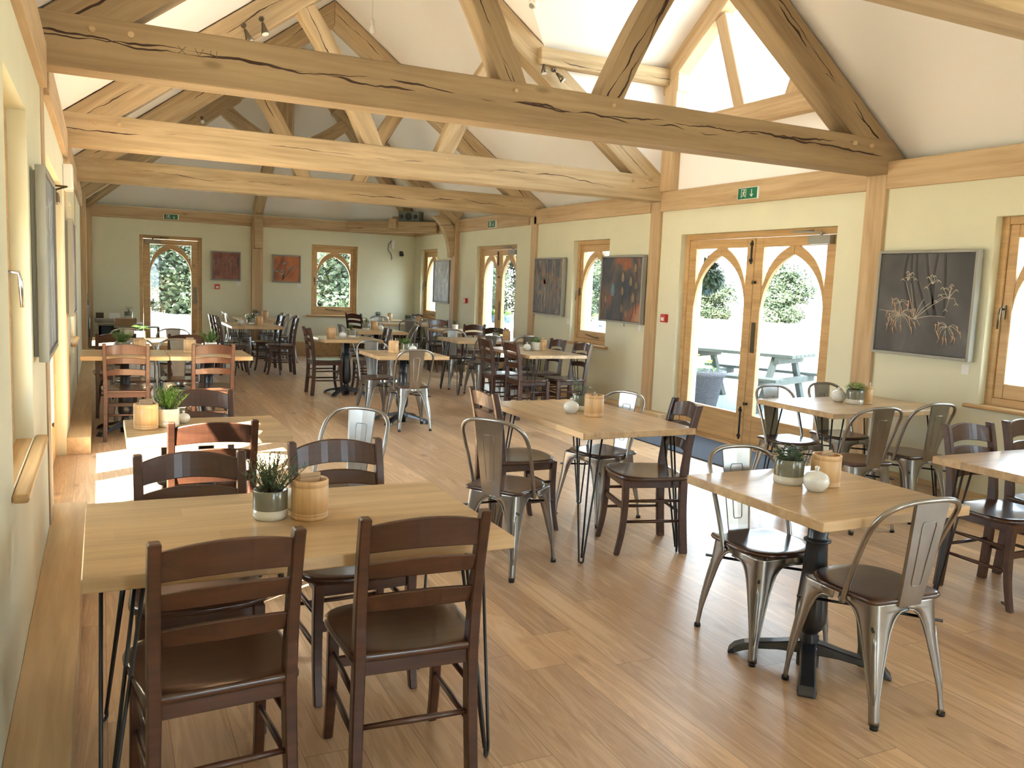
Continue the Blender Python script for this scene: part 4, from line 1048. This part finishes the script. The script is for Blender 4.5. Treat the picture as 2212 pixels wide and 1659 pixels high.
def seedheads(cv, w_, h_, y):
    rnd = random.Random(5); d = MB(); b = MB(); r_ = MB()
    X = lambda u: (u - .5) * w_; Z = lambda v: (.5 - v) * h_
    for u0, u1, u2 in ((.34, .36, .45), (.40, .42, .58), (.50, .55, .66), (.62, .60, .63), (.70, .72, .74), (.30, .28, .40)):
        curve2(d, [(X(u0), Z(.0)), (X(u1), Z(.25)), (X(u2), Z(.62))], .009, y + .0003)
    d.build('shadow_stems', plain('art_shadow', (.03, .03, .032), .6), cv)
    hub = (.43, .66)
    for hu in ((.02, .58), (.30, .27), (.52, .45), (.60, .48), (.80, .40), (.76, .62), (.36, .30), (.50, .72)):
        curve2(b, [(X(hub[0]), Z(hub[1])), (X((hub[0] + hu[0]) / 2), Z((hub[1] + hu[1]) / 2 - .02)), (X(hu[0]), Z(hu[1]))], (.0024, .0012), y - .001)
    for (cu, cv_, k, R_) in ((.27, .62, 15, .17), (.80, .72, 12, .12), (.25, .50, 8, .09), (.78, .44, 9, .13), (.32, .27, 5, .08), (.60, .30, 5, .08)):
        for i in range(k):
            a = rnd.uniform(-.3, PI + .3) if cv_ > .45 else rnd.uniform(0, 2 * PI); rr = R_ * rnd.uniform(.6, 1.15)
            eu, ev = cu + math.cos(a) * rr, cv_ + math.sin(a) * rr * 1.05
            eu = min(max(eu, .03), .97); ev = min(ev, .95)
            curve2(b, [(X(cu), Z(cv_)), (X((cu + eu) / 2 + rnd.uniform(-.02, .02)), Z((cv_ + ev) / 2 - .03)), (X(eu), Z(ev))], (.0021, .0011), y - .001)
            if cv_ > .45:
                p = [(X(eu), Z(ev - .02)), (X(eu + .008), Z(ev + .01)), (X(eu + rnd.uniform(-.015, .03)), Z(min(.97, ev + .055)))]
                pb = MB(); curve2(pb, p, (.0065, .0008), y - .002); pb.build('painted_seed_pod', MATS.get('art_pod') or plain('art_pod', (.50, .31, .19), .6), cv)
            else:
                curve2(b, [(X(eu - .02), Z(ev + .01)), (X(eu), Z(ev - .01)), (X(eu + .022), Z(ev + .012))], .002, y - .002)
    b.build('painted_stalks', 'pale_paint', cv)
def tulips(cv, w_, h_, y):
    rnd = random.Random(9); s_ = MB()
    for u, v, sc in ((.30, .50, 1.4), (.55, .30, 1.0), (.75, .36, 1.0), (.85, .15, .9), (.55, .52, .9), (.12, .66, .9), (.55, .80, .9), (.82, .62, 1.0), (.66, .88, .8), (.88, .42, .8)):
        X = (u - .5) * w_; Z = (.5 - v) * h_
        tb = MB(); tb.add(*ell(X, Z, .030 * sc, .062 * sc, y - .001)); tb.build('painted_tulip', 'blue_paint' if sc == 1.4 else MATS.get('art_petal') or plain('art_petal', (.40, .30, .20), .6), cv); curve2(s_, [(X, Z - .05 * sc), (X + rnd.uniform(-.03, .03), Z - .16), (X + rnd.uniform(-.04, .04), max(-h_ / 2 + .01, Z - .34))], .003, y - .0005)
        for q in (-.5, 0, .5): curve2(s_, [(X + q * .02 * sc, Z - .05 * sc), (X + q * .05 * sc, Z), (X + q * .015 * sc, Z + .06 * sc)], .0018, y - .003)
    s_.build('painted_stems', plain('art_stem', (.10, .075, .055), .6), cv)
def ell(X, Z, a, c, y, n=20):
    v = [(X + a * math.cos(2 * PI * i / n) * (1 - .25 * math.sin(2 * PI * i / n)), y - .001, Z + c * math.sin(2 * PI * i / n)) for i in range(n)]
    v2 = [(p[0], y, p[2]) for p in v]
    return v + v2, [tuple(range(n)), tuple(reversed(range(n, 2 * n)))] + [(i, (i + 1) % n, (i + 1) % n + n, i + n) for i in range(n)]
def poppies(cv, w_, h_, y):
    rnd = random.Random(12); b = MB(); s_ = MB()
    for i in range(13):
        X = rnd.uniform(-.44, .44) * w_; Z = rnd.uniform(-.1, .4) * h_; a = rnd.uniform(.016, .03)
        b.add(*ell(X, Z, a, a * 1.3, y - .001)); curve2(s_, [(X, Z - a), (X + rnd.uniform(-.03, .03), Z - .2), (X + rnd.uniform(-.05, .05), max(-h_ / 2 + .01, Z - .45))], .0022, y - .0005)
    b.build('painted_seed_heads', plain('art_head', (.28, .15, .08), .6), cv); s_.build('painted_stems', 'pale_paint', cv)
def blueflowers(cv, w_, h_, y):
    b = MB(); s_ = MB()
    for u, v in ((.40, .28), (.36, .58), (.66, .50), (.78, .40), (.10, .60), (.30, .72)):
        X = (u - .5) * w_; Z = (.5 - v) * h_
        for k in range(6):
            a = k * PI / 3; curve2(b, [(X, Z), (X + math.cos(a) * .022, Z + math.sin(a) * .014), (X + math.cos(a) * .042, Z + math.sin(a) * .022)], (.007, .002), y - .002)
        curve2(s_, [(X, Z), (X * .5, Z * .5 - .05), (-.08, -h_ / 2 + .02)], .003, y - .001)
    b.build('painted_blue_petals', 'blue_paint', cv); s_.build('painted_stems', plain('art_stem2', (.10, .11, .06), .6), cv)
def canes(cv, w_, h_, y):
    rnd = random.Random(3); s_ = MB()
    for i in range(12):
        X = (-.44 + .08 * i) * w_; s = rnd.uniform(-.02, .02); curve2(s_, [(X, -h_ / 2 + .01), (X + s, 0), (X + s * 2, h_ * .3)], .0025, y - .001)
        for k in range(3): a = rnd.uniform(.3, 2.8); Z = rnd.uniform(-.1, .35) * h_; curve2(s_, [(X, Z), (X + math.cos(a) * .03, Z + .02), (X + math.cos(a) * .05, Z - .01)], (.003, .001), y - .002)
    s_.build('painted_canes', plain('art_cane', (.30, .19, .15), .6), cv)
def swirls(cv, w_, h_, y):
    rnd = random.Random(6); s_ = MB()
    for i in range(7): X = rnd.uniform(-.3, .3) * w_; Z = rnd.uniform(-.1, .3) * h_; curve2(s_, [(X, Z), (X + .04, Z + .06), (X + .02, Z + .13), (X - .05, Z + .10)], (.004, .001), y - .001)
    s_.build('painted_strokes', plain('art_white', (.62, .64, .66), .6), cv)
painting('right', 4.105, 4.975, 1.08, 1.89, 'art_dark_seed', 'large dark painting of pale drooping seed heads right of the oak post', .055, strokes=seedheads)
painting('right', 8.30, 9.22, 1.10, 1.905, 'art_tulip', 'painting of tulips on dark blue and rust, left of the double doors', .055, strokes=tulips)
painting('right', 10.20, 11.06, 1.10, 1.90, 'art_poppy', 'streaky grey and ochre painting of poppy heads, far side of the window', .055, strokes=poppies)
painting('right', 14.42, 15.22, 1.12, 1.90, 'art_silver', 'silver grey painting partly covering the farthest window', .055, strokes=swirls)
painting('left', 4.14, 5.02, 1.09, 1.92, 'art_grey_flow', 'grey painting seen edge on at the left wall', .04, strokes=swirls)
painting('left', 8.02, 8.86, 1.09, 1.90, 'art_grey_flow', 'painting seen edge on beyond the left doors', .04)
painting('back', 1.81, 2.33, 1.37, 1.90, 'art_rust', 'small rust red painting of canes beside the end door', .03, strokes=canes)
painting('back', 2.90, 3.43, 1.37, 1.89, 'art_orange', 'small orange painting of blue flowers beside the end window', .03, strokes=blueflowers)
def card(side, a, z_, label, s=.05):
    b = MB().box(-s / 2, s / 2, -.004, 0, -s * .6, s * .6); e = b.build('label_card', 'paper'); place(e, side, a); e.location.z = z_; tag(e, label, 'card', 'white price cards under the paintings')
card('right', 4.17, 1.02, 'white card under the dark seed head painting', .06); card('right', 8.40, 1.06, 'white card under the tulip painting', .06)
card('right', 10.12, 1.04, 'white card under the poppy painting', .06); card('right', 14.44, 1.05, 'white card under the silver painting', .06)
card('back', 2.30, 1.325, 'white card under the rust red painting', .07); card('back', 3.40, 1.325, 'white card under the orange painting', .07)

# ------------------------------------------------------------------ signs, alarms, fittings
def exit_sign(side, a, z_, label, s=1.0, flip=1, dep=.05):
    e = empty('exit_sign'); place(e, side, a); e.location.z = z_; tag(e, label, 'sign', 'green emergency exit signs')
    W_, H_ = .30 * s, .115 * s
    b = MB().box(-W_ / 2, W_ / 2, -dep, 0, -H_ / 2, H_ / 2); b.build('housing', 'white_plastic', e, .006, 2)
    y = -dep - .002; b = MB().box(-W_ / 2 + .01, W_ / 2 - .02, y, y + .003, -H_ / 2 + .006, H_ / 2 - .006); pn = b.build('green_panel', 'sign_green', e)
    b = MB(); y1 = y - .0012; cx = -.055 * s; k = s
    b.box(cx - .038 * k, cx - .033 * k, y1, y, -.040 * k, .040 * k); b.box(cx - .038 * k, cx + .030 * k, y1, y, .036 * k, .041 * k); b.box(cx + .026 * k, cx + .031 * k, y1, y, -.040 * k, .041 * k)
    b.build('doorway_symbol', 'white_plastic', pn)
    b = MB()
    def seg(p, q, r): curve2(b, [(cx + p[0] * k, p[1] * k), (cx + (p[0] + q[0]) / 2 * k, (p[1] + q[1]) / 2 * k), (cx + q[0] * k, q[1] * k)], r * k, y - .0002)
    b.add(*ell(cx + .004 * k, .027 * k, .007 * k, .007 * k, y - .0002))
    seg((.0, .018), (-.004, -.004), .006); seg((0, .016), (.018, .008), .003); seg((0, .016), (-.018, .004), .003); seg((-.004, -.004), (.012, -.014), .0036); seg((.012, -.014), (.010, -.034), .0032); seg((-.004, -.004), (-.012, -.022), .0036); seg((-.012, -.022), (-.028, -.024), .0032)
    b.build('running_figure', 'white_plastic', pn)
    b = MB(); ax = .055 * s; seg2 = lambda p, q: curve2(b, [(ax + p[0] * k, p[1] * k), (ax + (p[0] + q[0]) / 2 * k, (p[1] + q[1]) / 2 * k), (ax + q[0] * k, q[1] * k)], .004 * k, y - .0002)
    seg2((0, .034), (0, -.032)); seg2((-.020, -.010), (.001, -.034)); seg2((.020, -.010), (-.001, -.034))
    b.build('down_arrow', 'white_plastic', pn)
exit_sign('right', 6.62, 2.475, 'green exit sign with arrow on the beam above the double doors')
exit_sign('right', 12.66, 2.455, 'green exit sign on the beam above the narrow double doors')
exit_sign('back', 1.14, 2.455, 'green exit sign on the beam above the end door', .85)
def alarm(side, a, z_, label):
    e = empty('fire_alarm_button'); place(e, side, a); e.location.z = z_; tag(e, label, 'fire alarm', 'red fire alarm buttons')
    MB().box(-.045, .045, -.045, 0, -.045, .045).build('case', 'red_plastic', e, .006, 2)
    MB().box(-.026, .026, -.048, -.044, -.028, .010).build('break_glass', 'white_plastic', e, .001)
alarm('right', 7.90, 1.20, 'red fire alarm button left of the double doors'); alarm('right', 13.72, 1.20, 'red fire alarm button left of the narrow doors'); alarm('back', 1.92, 1.255, 'red fire alarm button below the rust red painting')
e = empty('wall_heater_box', (XL, 7.98, 2.12)); tag(e, 'white boxed unit high on the left wall beyond the doors', 'wall unit')
MB().box(0, .07, -.15, .15, 0, .20).build('case', 'white_plastic', e, .01, 2); MB().box(.068, .073, -.12, .12, .02, .04).build('vent', 'paper', e)
# speaker on the corner tie, camera and socket
e = empty('speaker', (5.30, 15.62, 2.60), -PI / 4); tag(e, 'grey three-cone speaker on the tie beam in the far right corner', 'speaker')
MB().box(-.22, .22, -.09, .10, .0, .20).build('cabinet', 'speaker_grey', e, .012, 2)
for x_, r_ in ((0, .07), (-.145, .04), (.145, .04)):
    b = MB(); m = Matrix.Rotation(PI / 2, 4, 'X'); rings = []
    for rr, dz in ((r_, 0), (r_, .006), (r_ * .85, .006), (r_ * .3, -.01 + .008), (.001, .004)): rings.append([(x_ + rr * math.cos(2 * PI * k / 18), -.0915 - dz * .7, .10 + rr * math.sin(2 * PI * k / 18)) for k in range(18)])
    b.loft(rings, True, True, True); b.build('speaker_cone', 'black_plastic', e)
e = empty('junction_box', (5.24, YB, 2.12)); tag(e, 'small white box with hanging cable in the far right corner', 'junction box')
MB().box(-.03, .03, -.04, 0, 0, .17).build('box', 'white_plastic', e, .004)
b = MB(); b.tube(smooth_path([(0, -.03, .17), (-.08, -.02, .10), (-.10, -.02, -.02), (-.03, -.02, -.12), (-.02, -.02, -.22)], 6), .006, 6); b.build('cable', 'black_plastic', e)
e = empty('security_camera', (5.42, YB, 2.03)); tag(e, 'small black camera on the end wall near the corner', 'camera')
MB().box(-.035, .035, -.02, 0, -.05, .05).build('bracket', 'black_plastic', e, .004); b = MB(); b.tube([(0, -.02, 0), (-.02, -.12, -.02)], .035, 12); b.build('camera_body', 'black_plastic', e)

# spotlights on the rafters
def spot(x, y, z_, aim, label):
    e = empty('spotlight', (x, y, z_)); tag(e, label, 'spotlight', 'small brushed metal spotlights on the rafters'); a = Vector(aim).normalized()
    b = MB(); b.tube([(0, .005, 0), (0, -.022, 0)], .022, 12); b.tube([(0, -.02, 0), (0, -.045, -.03), Vector((0, -.045, -.03)) + a * .03], .006, 6); b.build('bracket', 'bronze_metal', e)
    p = Vector((0, -.045, -.03)) + a * .02; b = MB(); b.tube([p, p + a * .03, p + a * .05, p + a * .10], [.014, .018, .024, .036], 12); h = b.build('lamp_head', 'bronze_metal', e)
    b = MB(); b.tube([p + a * .098, p + a * .102], .031, 12); b.build('lamp_lens', 'lamp_glass', h)
def on_rafter(s_, t):  # point on the front face of a rafter, s_ side, height z
    return XC + s_ * (XR - XC) - s_ * (t - ZE) / SL - s_ * .15
SP = [(1.31, 3.74, 8.07, (.2, -.3, -1), 'spotlight on the left rafter of the second truss, upper one'), (1.16, 3.66, 8.07, (.4, -.2, -1), 'spotlight on the left rafter of the second truss, lower one'),
      (4.24, 3.72, 8.07, (.6, -.4, -.7), 'spotlight on the right rafter of the second truss, pointing right'), (4.10, 3.80, 8.07, (0, -.2, -1), 'spotlight on the right rafter of the second truss, pointing down'),
      (3.86, 4.02, 11.2, (.5, -.3, -1), 'spotlight on the right rafter of the third truss, upper one'), (4.35, 3.66, 11.2, (.2, -.6, -1), 'spotlight on the right rafter of the third truss, lower one'),
      (1.42, 3.84, 14.15, (0, -1, -.5), 'spotlight on the left rafter of the farthest frame')]
for xx, zz, yy, aim, lab in SP: spot(xx, yy, zz, aim, lab)
e = empty('pendant_bulb', (XC, 9.5, ZR)); tag(e, 'bare white bulb hanging on a cable from the ridge', 'light bulb')
zb = -.67; b = MB(); b.tube([(0, 0, -.02), (0, 0, zb)], .004, 6); b.build('cable', 'white_plastic', e); b = MB(); b.lathe([(.012, -.10), (.03, -.07), (.035, -.03)], 12); b.build('ceiling_rose', 'white_plastic', e)
b = MB(); b.lathe([(.010, zb), (.018, zb - .01), (.018, zb - .05), (.016, zb - .055)], 12); b.build('lamp_holder', 'white_plastic', e)
b = MB(); b.lathe([(.014, zb - .05), (.018, zb - .07), (.032, zb - .10), (.034, zb - .125), (.024, zb - .15), (.001, zb - .16)], 16); b.build('bulb', 'lamp_glass', e)
def ceil_dev(x, y, label, name):
    zc = cz(x); s_ = 1 if x > XC else -1; n = Vector((-s_ * SL, 0, -1)).normalized()
    e = empty(name, (x, y, zc)); tag(e, label, 'smoke detector'); b = MB(); b.tube([n * 0, n * .02, n * .045], [.055, .055, .04], 20); b.build('base', 'white_plastic', e)
    b = MB(); b.tube([n * .045, n * .062], [.028, .022], 14); b.build('sensor', 'frame_grey', e)
ceil_dev(3.23, 11.79, 'round white smoke detector high on the right roof slope', 'smoke_detector')
ceil_dev(3.79, 7.67, 'white ceiling fitting at the top edge of the picture, right one', 'smoke_detector')

e = MB().box(4.86, 5.62, 5.52, 7.62, .0, .012).build('door_mat', 'door_mat', None, .003); tag(e, 'dark blue-grey door mat inside the double doors', 'mat')
e = MB().add([(0, 0, 0), (.05, .01, 0), (.06, .035, 0), (.02, .04, 0), (0, 0, .006), (.05, .01, .012), (.06, .035, .006), (.02, .04, .010)], [(0, 1, 2, 3), (4, 5, 6, 7), (0, 1, 5, 4), (1, 2, 6, 5), (2, 3, 7, 6), (3, 0, 4, 7)]).build('fallen_leaf', 'stem_brown'); e.location = (4.07, 2.62, 0); tag(e, 'scrap of dry leaf on the floor by the right foreground chairs', 'leaf')

# ------------------------------------------------------------------ service corner, far left
e = empty('drinks_cabinet', (-.22, 15.0, 0)); tag(e, 'dark teal cabinet in the far left corner', 'cabinet')
MB().box(-.04, .03, -.4, 1.1, .26, .92).build('body', 'teal_cabinet', e, .003); MB().box(.03, .04, -.38, .30, .30, .90).build('door', 'teal_cabinet', e, .002); MB().box(.03, .04, .34, 1.05, .30, .90).build('door', 'teal_cabinet', e, .002)
b = MB(); b.tube([(.05, .26, .4), (.05, .26, .7)], .008, 6); b.build('handle', 'chrome', e)
e = empty('coffee_grinder', (-.205, 14.95, .92)); tag(e, 'small dark coffee grinder with a metal tray on the teal cabinet', 'grinder')
MB().box(-.03, .03, -.05, .05, 0, .10).build('body', 'black_iron', e, .01); b = MB(); b.lathe([(.02, .10), (.035, .15), (.035, .17), (.01, .18)], 14); b.build('hopper', 'bronze_metal', e)
b = MB(); b.lathe([(.035, 0), (.045, .012), (.04, .014)], 16, (.0, .22, 0)); b.build('tray', 'chrome', e)
e = empty('serving_table', (.36, 15.9, 0)); tag(e, 'low dark serving table left of the end door', 'table')
MB().box(-.42, .28, -.25, .28, .56, .60).build('tabletop', 'grey_wood', e, .004); MB().box(-.40, .26, -.23, -.21, .04, .56).build('front_panel', 'teal_cabinet', e, .002)
for sx in (-.38, .24):
    for s2 in (-.21, .24): MB().box(sx - .02, sx + .02, s2 - .02, s2 + .02, 0, .56).build('leg', 'crate_dark', e, .003)
e = empty('shelf_unit', (.50, 15.45, 0)); tag(e, 'open dark wooden shelf unit standing before the end wall', 'shelf unit')
for x_ in (-.30, .04, .36): MB().box(x_ - .015, x_ + .015, -.14, .14, 0, .56).build('side_panel', 'crate_dark', e, .002)
for z_ in (.02, .28, .55): MB().box(-.315, .375, -.14, .14, z_, z_ + .02).build('shelf', 'grey_wood', e, .002)
def boxthing(x, y, z_, sx, s2, sz, mat, label, name='cardboard_box', rz=0):
    e = MB().box(-sx / 2, sx / 2, -s2 / 2, s2 / 2, 0, sz).build(name, mat, None, .004); e.location = (x, y, z_); e.rotation_euler.z = rz; tag(e, label, 'box')
boxthing(.36, 15.45, .57, .30, .2, .13, 'cardboard', 'pale cardboard box on the dark shelf unit')
boxthing(.05, 15.95, .60, .30, .26, .07, 'grey_wood', 'flat grey tray box on the serving table, left side', 'tray_box')
boxthing(-.02, 16.0, .67, .12, .12, .09, 'crate_dark', 'small dark wooden box on the serving table', 'small_box')
boxthing(.42, 15.95, .60, .24, .24, .08, 'crate_dark', 'dark crate under the potted plant in the far left corner', 'crate')
boxthing(.20, 15.9, .67, .16, .05, .09, 'paper', 'white folded card box standing on the tray box', 'card_box')
pot(.42, 15.95, .68, 'dark leafy plant in a grey pot in the far left corner', 'grey', 'sage', 'leaf_dark', .065, .11, 31)

# ------------------------------------------------------------------ outside
def ground(name, x0, x1, y0, y1, z0, mat, label, cat='ground'):
    o = MB().box(x0, x1, y0, y1, z0 - .2, z0).build(name, mat); struct(o, label, cat)
ground('terrace', XR + TH, 13.5, 2, 15.5, -.03, 'terrace_stone', 'pale paved terrace outside the double doors')
ground('lawn', -120, 160, -60, 180, -.10, 'gravel', 'bright gravel and dry grass around the building')
def tree(proto=None, x=0, y=0, z_=0, s=1.0, rz=0, label='', seed=1, h=7, rad=2.6, mat='tree_leaf', n=3600, base=.5, group='trees and bushes outside the windows', cat='tree'):
    if proto: o = copy_tree(proto)
    else:
        o = empty('tree'); rnd = random.Random(seed); b = MB()
        t = MB(); t.tube([(0, 0, -.2), (.05, 0, h * .3), (0, .08, h * .6), (.1, 0, h * .85)], [.16, .13, .09, .03], 8)
        cl = []
        for k in range(60):
            zz = base + (h - base) * rnd.random() ** 1.1; rr = rad * math.sqrt(max(.05, 1 - ((zz - h * .42) / (h * .62)) ** 2)); a = rnd.uniform(0, 2 * PI); q = rr * rnd.uniform(.15, 1)
            cl.append((Vector((math.cos(a) * q, math.sin(a) * q, zz)), rnd.uniform(.45, .95) * rad * .45))
            t.tube([(0, 0, zz * .6), (math.cos(a) * q * .5, math.sin(a) * q * .5, zz * .85), (math.cos(a) * q, math.sin(a) * q, zz)], [.05, .03, .012], 5)
        vs_, fs = [], []
        for k in range(n):
            c, cr = cl[k % len(cl)]; d = Vector((rnd.gauss(0, 1), rnd.gauss(0, 1), rnd.gauss(0, .8))); d.normalize(); p = c + d * cr * rnd.uniform(.55, 1.05)
            s1 = Vector((rnd.gauss(0, 1), rnd.gauss(0, 1), rnd.gauss(0, .5))).normalized(); s2 = s1.cross(d + Vector((.01, .02, .3))).normalized(); q = rnd.uniform(.07, .15)
            k0 = len(vs_); vs_ += [p - s1 * q, p + s2 * q * .55, p + s1 * q, p - s2 * q * .55]; fs.append((k0, k0 + 1, k0 + 2, k0 + 3))
        b.add(vs_, fs); b.build('crown', mat, o); t.build('trunk', 'bark', o)
    o.location = (x, y, z_); o.scale = (s, s, s); o.rotation_euler.z = rz; tag(o, label, cat, group); return o
bpy.context.view_layer.update()
t1 = tree(None, 2.2, 36, 0, 1.0, 0, 'tall leafy tree seen through the end door', 41, 9.0, 3.6, 'tree_leaf', 26000, .3)
t2 = tree(None, 7.9, 31, 0, 1.0, 0, 'dense tree seen through the end window', 42, 9.0, 3.4, 'tree_leaf_pale', 26000, .1)
b1 = tree(None, -4.4, 36.6, 0, 1.0, 0, 'shrub at the left of the view through the end door', 43, 4.2, 2.4, 'tree_leaf_pale', 16000, .1)
bpy.context.view_layer.update()
spots = [(t1, 6.2, 44.5, 1.1, 1, 'tall tree behind, between the end door and end window'), (t2, -5.2, 45, 1.1, 3, 'pale tree behind the end door tree'),
         (b1, 5.6, 35.5, .8, 4, 'low bush at the foot of the end door view'), (t2, 13.6, 35.0, .85, 6, 'tree seen through the farthest side window'),
         (t1, 17.2, 40.5, .8, 7, 'tree seen through the narrow doors, left one'), (t2, 20.2, 36.5, .75, 8, 'tree seen through the narrow doors, right one'),
         (t2, 25.6, 43.5, .75, 2, 'tree seen through the window between the paintings'), (b1, 25.3, 38.6, .7, 9, 'bush seen through the window between the paintings'),
         (b1, 30.8, 44.6, .8, 10, 'bush at the left of the double door view'), (b1, 34.6, 43.6, .68, 11, 'low tree seen through the left leaf of the double doors'), (b1, 37.0, 39.6, .76, 12, 'bush in the middle of the double door view'),
         (b1, 40.2, 37.0, .60, 13, 'bush seen through the right leaf of the double doors'), (b1, 41.2, 34.6, .42, 14, 'low bush at the right of the double door view'), (b1, 17.8, 7.2, .8, 3, 'bush seen through the window at the right edge')]
for pr, x, y, s, q, lab in spots: tree(pr, x, y, -.1, s, q * 1.1, lab)

# picnic table
def picnic(x, y, rz, label, wgroup):
    e = empty('picnic_table', (x, y, -.03), rz); tag(e, label, 'picnic table', wgroup)
    for k in range(6): MB().box(-.9, .9, -.42 + k * .142, -.42 + k * .142 + .13, .72, .765).build('top_board', 'weathered_wood', e, .004)
    for s_ in (-1, 1):
        for k in range(2): MB().box(-.9, .9, s_ * .76 - .135 + k * .14, s_ * .76 + k * .14 - .005, .43, .47).build('bench_board', 'weathered_wood', e, .004)
        b = MB()
        for q in (-1, 1): b.prism([(q * .25, .72), (q * .35, .72), (q * .80, 0), (q * .68, 0)], s_ * .62 - .035, s_ * .62 + .035, ax='YZ')
        b.box(s_ * .62 + .035, s_ * .62 + .10, -.88, .88, .34, .43); b.box(s_ * .62 + .035, s_ * .62 + .10, -.42, .42, .63, .72); b.build('a_frame', 'weathered_wood', e, .004)
    return e
picnic(8.12, 9.38, R(-66), 'weathered wooden picnic table on the terrace seen through the left door leaf', 'picnic tables outside')
e = empty('planter', (6.86, 8.70, -.03)); tag(e, 'large speckled grey planter with yellow flowers outside the doors', 'planter')
b = MB(); b.lathe([(.20, 0), (.22, .02), (.31, .48), (.34, .50), (.34, .55), (.30, .55), (.27, .50), (.001, .49)], 24); b.build('pot', 'terracotta', e)
lf, st = herb(e, 'parsley', 77, .50, .20)
for v in range(len(lf.v)): lf.v[v] = (lf.v[v][0], lf.v[v][1], .50 + (lf.v[v][2] - .50) * 3)
lf.build('foliage', 'leaf_bright', e)
for k in range(7):
    a = k * 1.9; b = MB(); b.lathe([(.001, 0), (.02, .008), (.026, .02), (.001, .024)], 8, (math.cos(a) * .13, math.sin(a) * .13, .66 + .04 * (k % 3))); b.build('flower', 'flower_yellow', e)
e = empty('hanging_basket', (6.53, 8.24, 1.74)); tag(e, 'hanging basket of dark foliage outside the left door leaf', 'hanging basket')
b = MB(); b.tube([(-.5, 0, .42), (0, 0, .45)], .012, 6); b.tube([(-.5, 0, .2), (-.5, 0, .45)], .012, 6); b.build('wall_bracket', 'black_iron', e)
b = MB(); b.lathe([(.03, -.26), (.10, -.20), (.13, -.12), (.12, -.11)], 14); b.build('basket', 'tub_blue', e)
b = MB(); [b.tube([(.15 * math.cos(a), .15 * math.sin(a), -.10), (0, 0, .44)], .003, 4) for a in (0, 2.1, 4.2)]; b.build('chain', 'black_iron', e)
rnd = random.Random(4); b = MB()
for k in range(1900):
    d = Vector((rnd.gauss(0, 1), rnd.gauss(0, 1), rnd.gauss(0, 1))).normalized(); leaf(b, d * .185 * rnd.uniform(.35, 1) + Vector((0, 0, -.02)), d + Vector((0, 0, -.2)), .075, .03, .3)
b.build('foliage', 'basket_leaf', e)
# nursery pots in a row
def tub(x, y, lab, proto=None):
    if proto: o = copy_tree(proto)
    else:
        o = empty('plant_tub'); b = MB(); b.lathe([(.14, 0), (.18, .30), (.19, .31), (.17, .31), (.15, .27), (.001, .26)], 16); b.build('tub', 'tub_blue', o)
        lf, st = herb(o, 'parsley', 55, .26, .17)
        for v in range(len(lf.v)): lf.v[v] = (lf.v[v][0], lf.v[v][1], .26 + (lf.v[v][2] - .26) * 4)
        lf.build('foliage', 'leaf_bright', o)
    o.location = (x, y, -.1); tag(o, lab, 'potted plant', 'nursery plants in dark tubs outside'); return o
p0 = tub(15.0, 32.8, 'nursery plant in a dark tub outside the side windows'); bpy.context.view_layer.update()
for k in range(1, 11): tub(15.0 + .47 * k, 32.8 - .24 * k + (.5 if k % 3 == 0 else 0), 'nursery plant in a dark tub outside the side windows', p0)
bpy.context.view_layer.update()
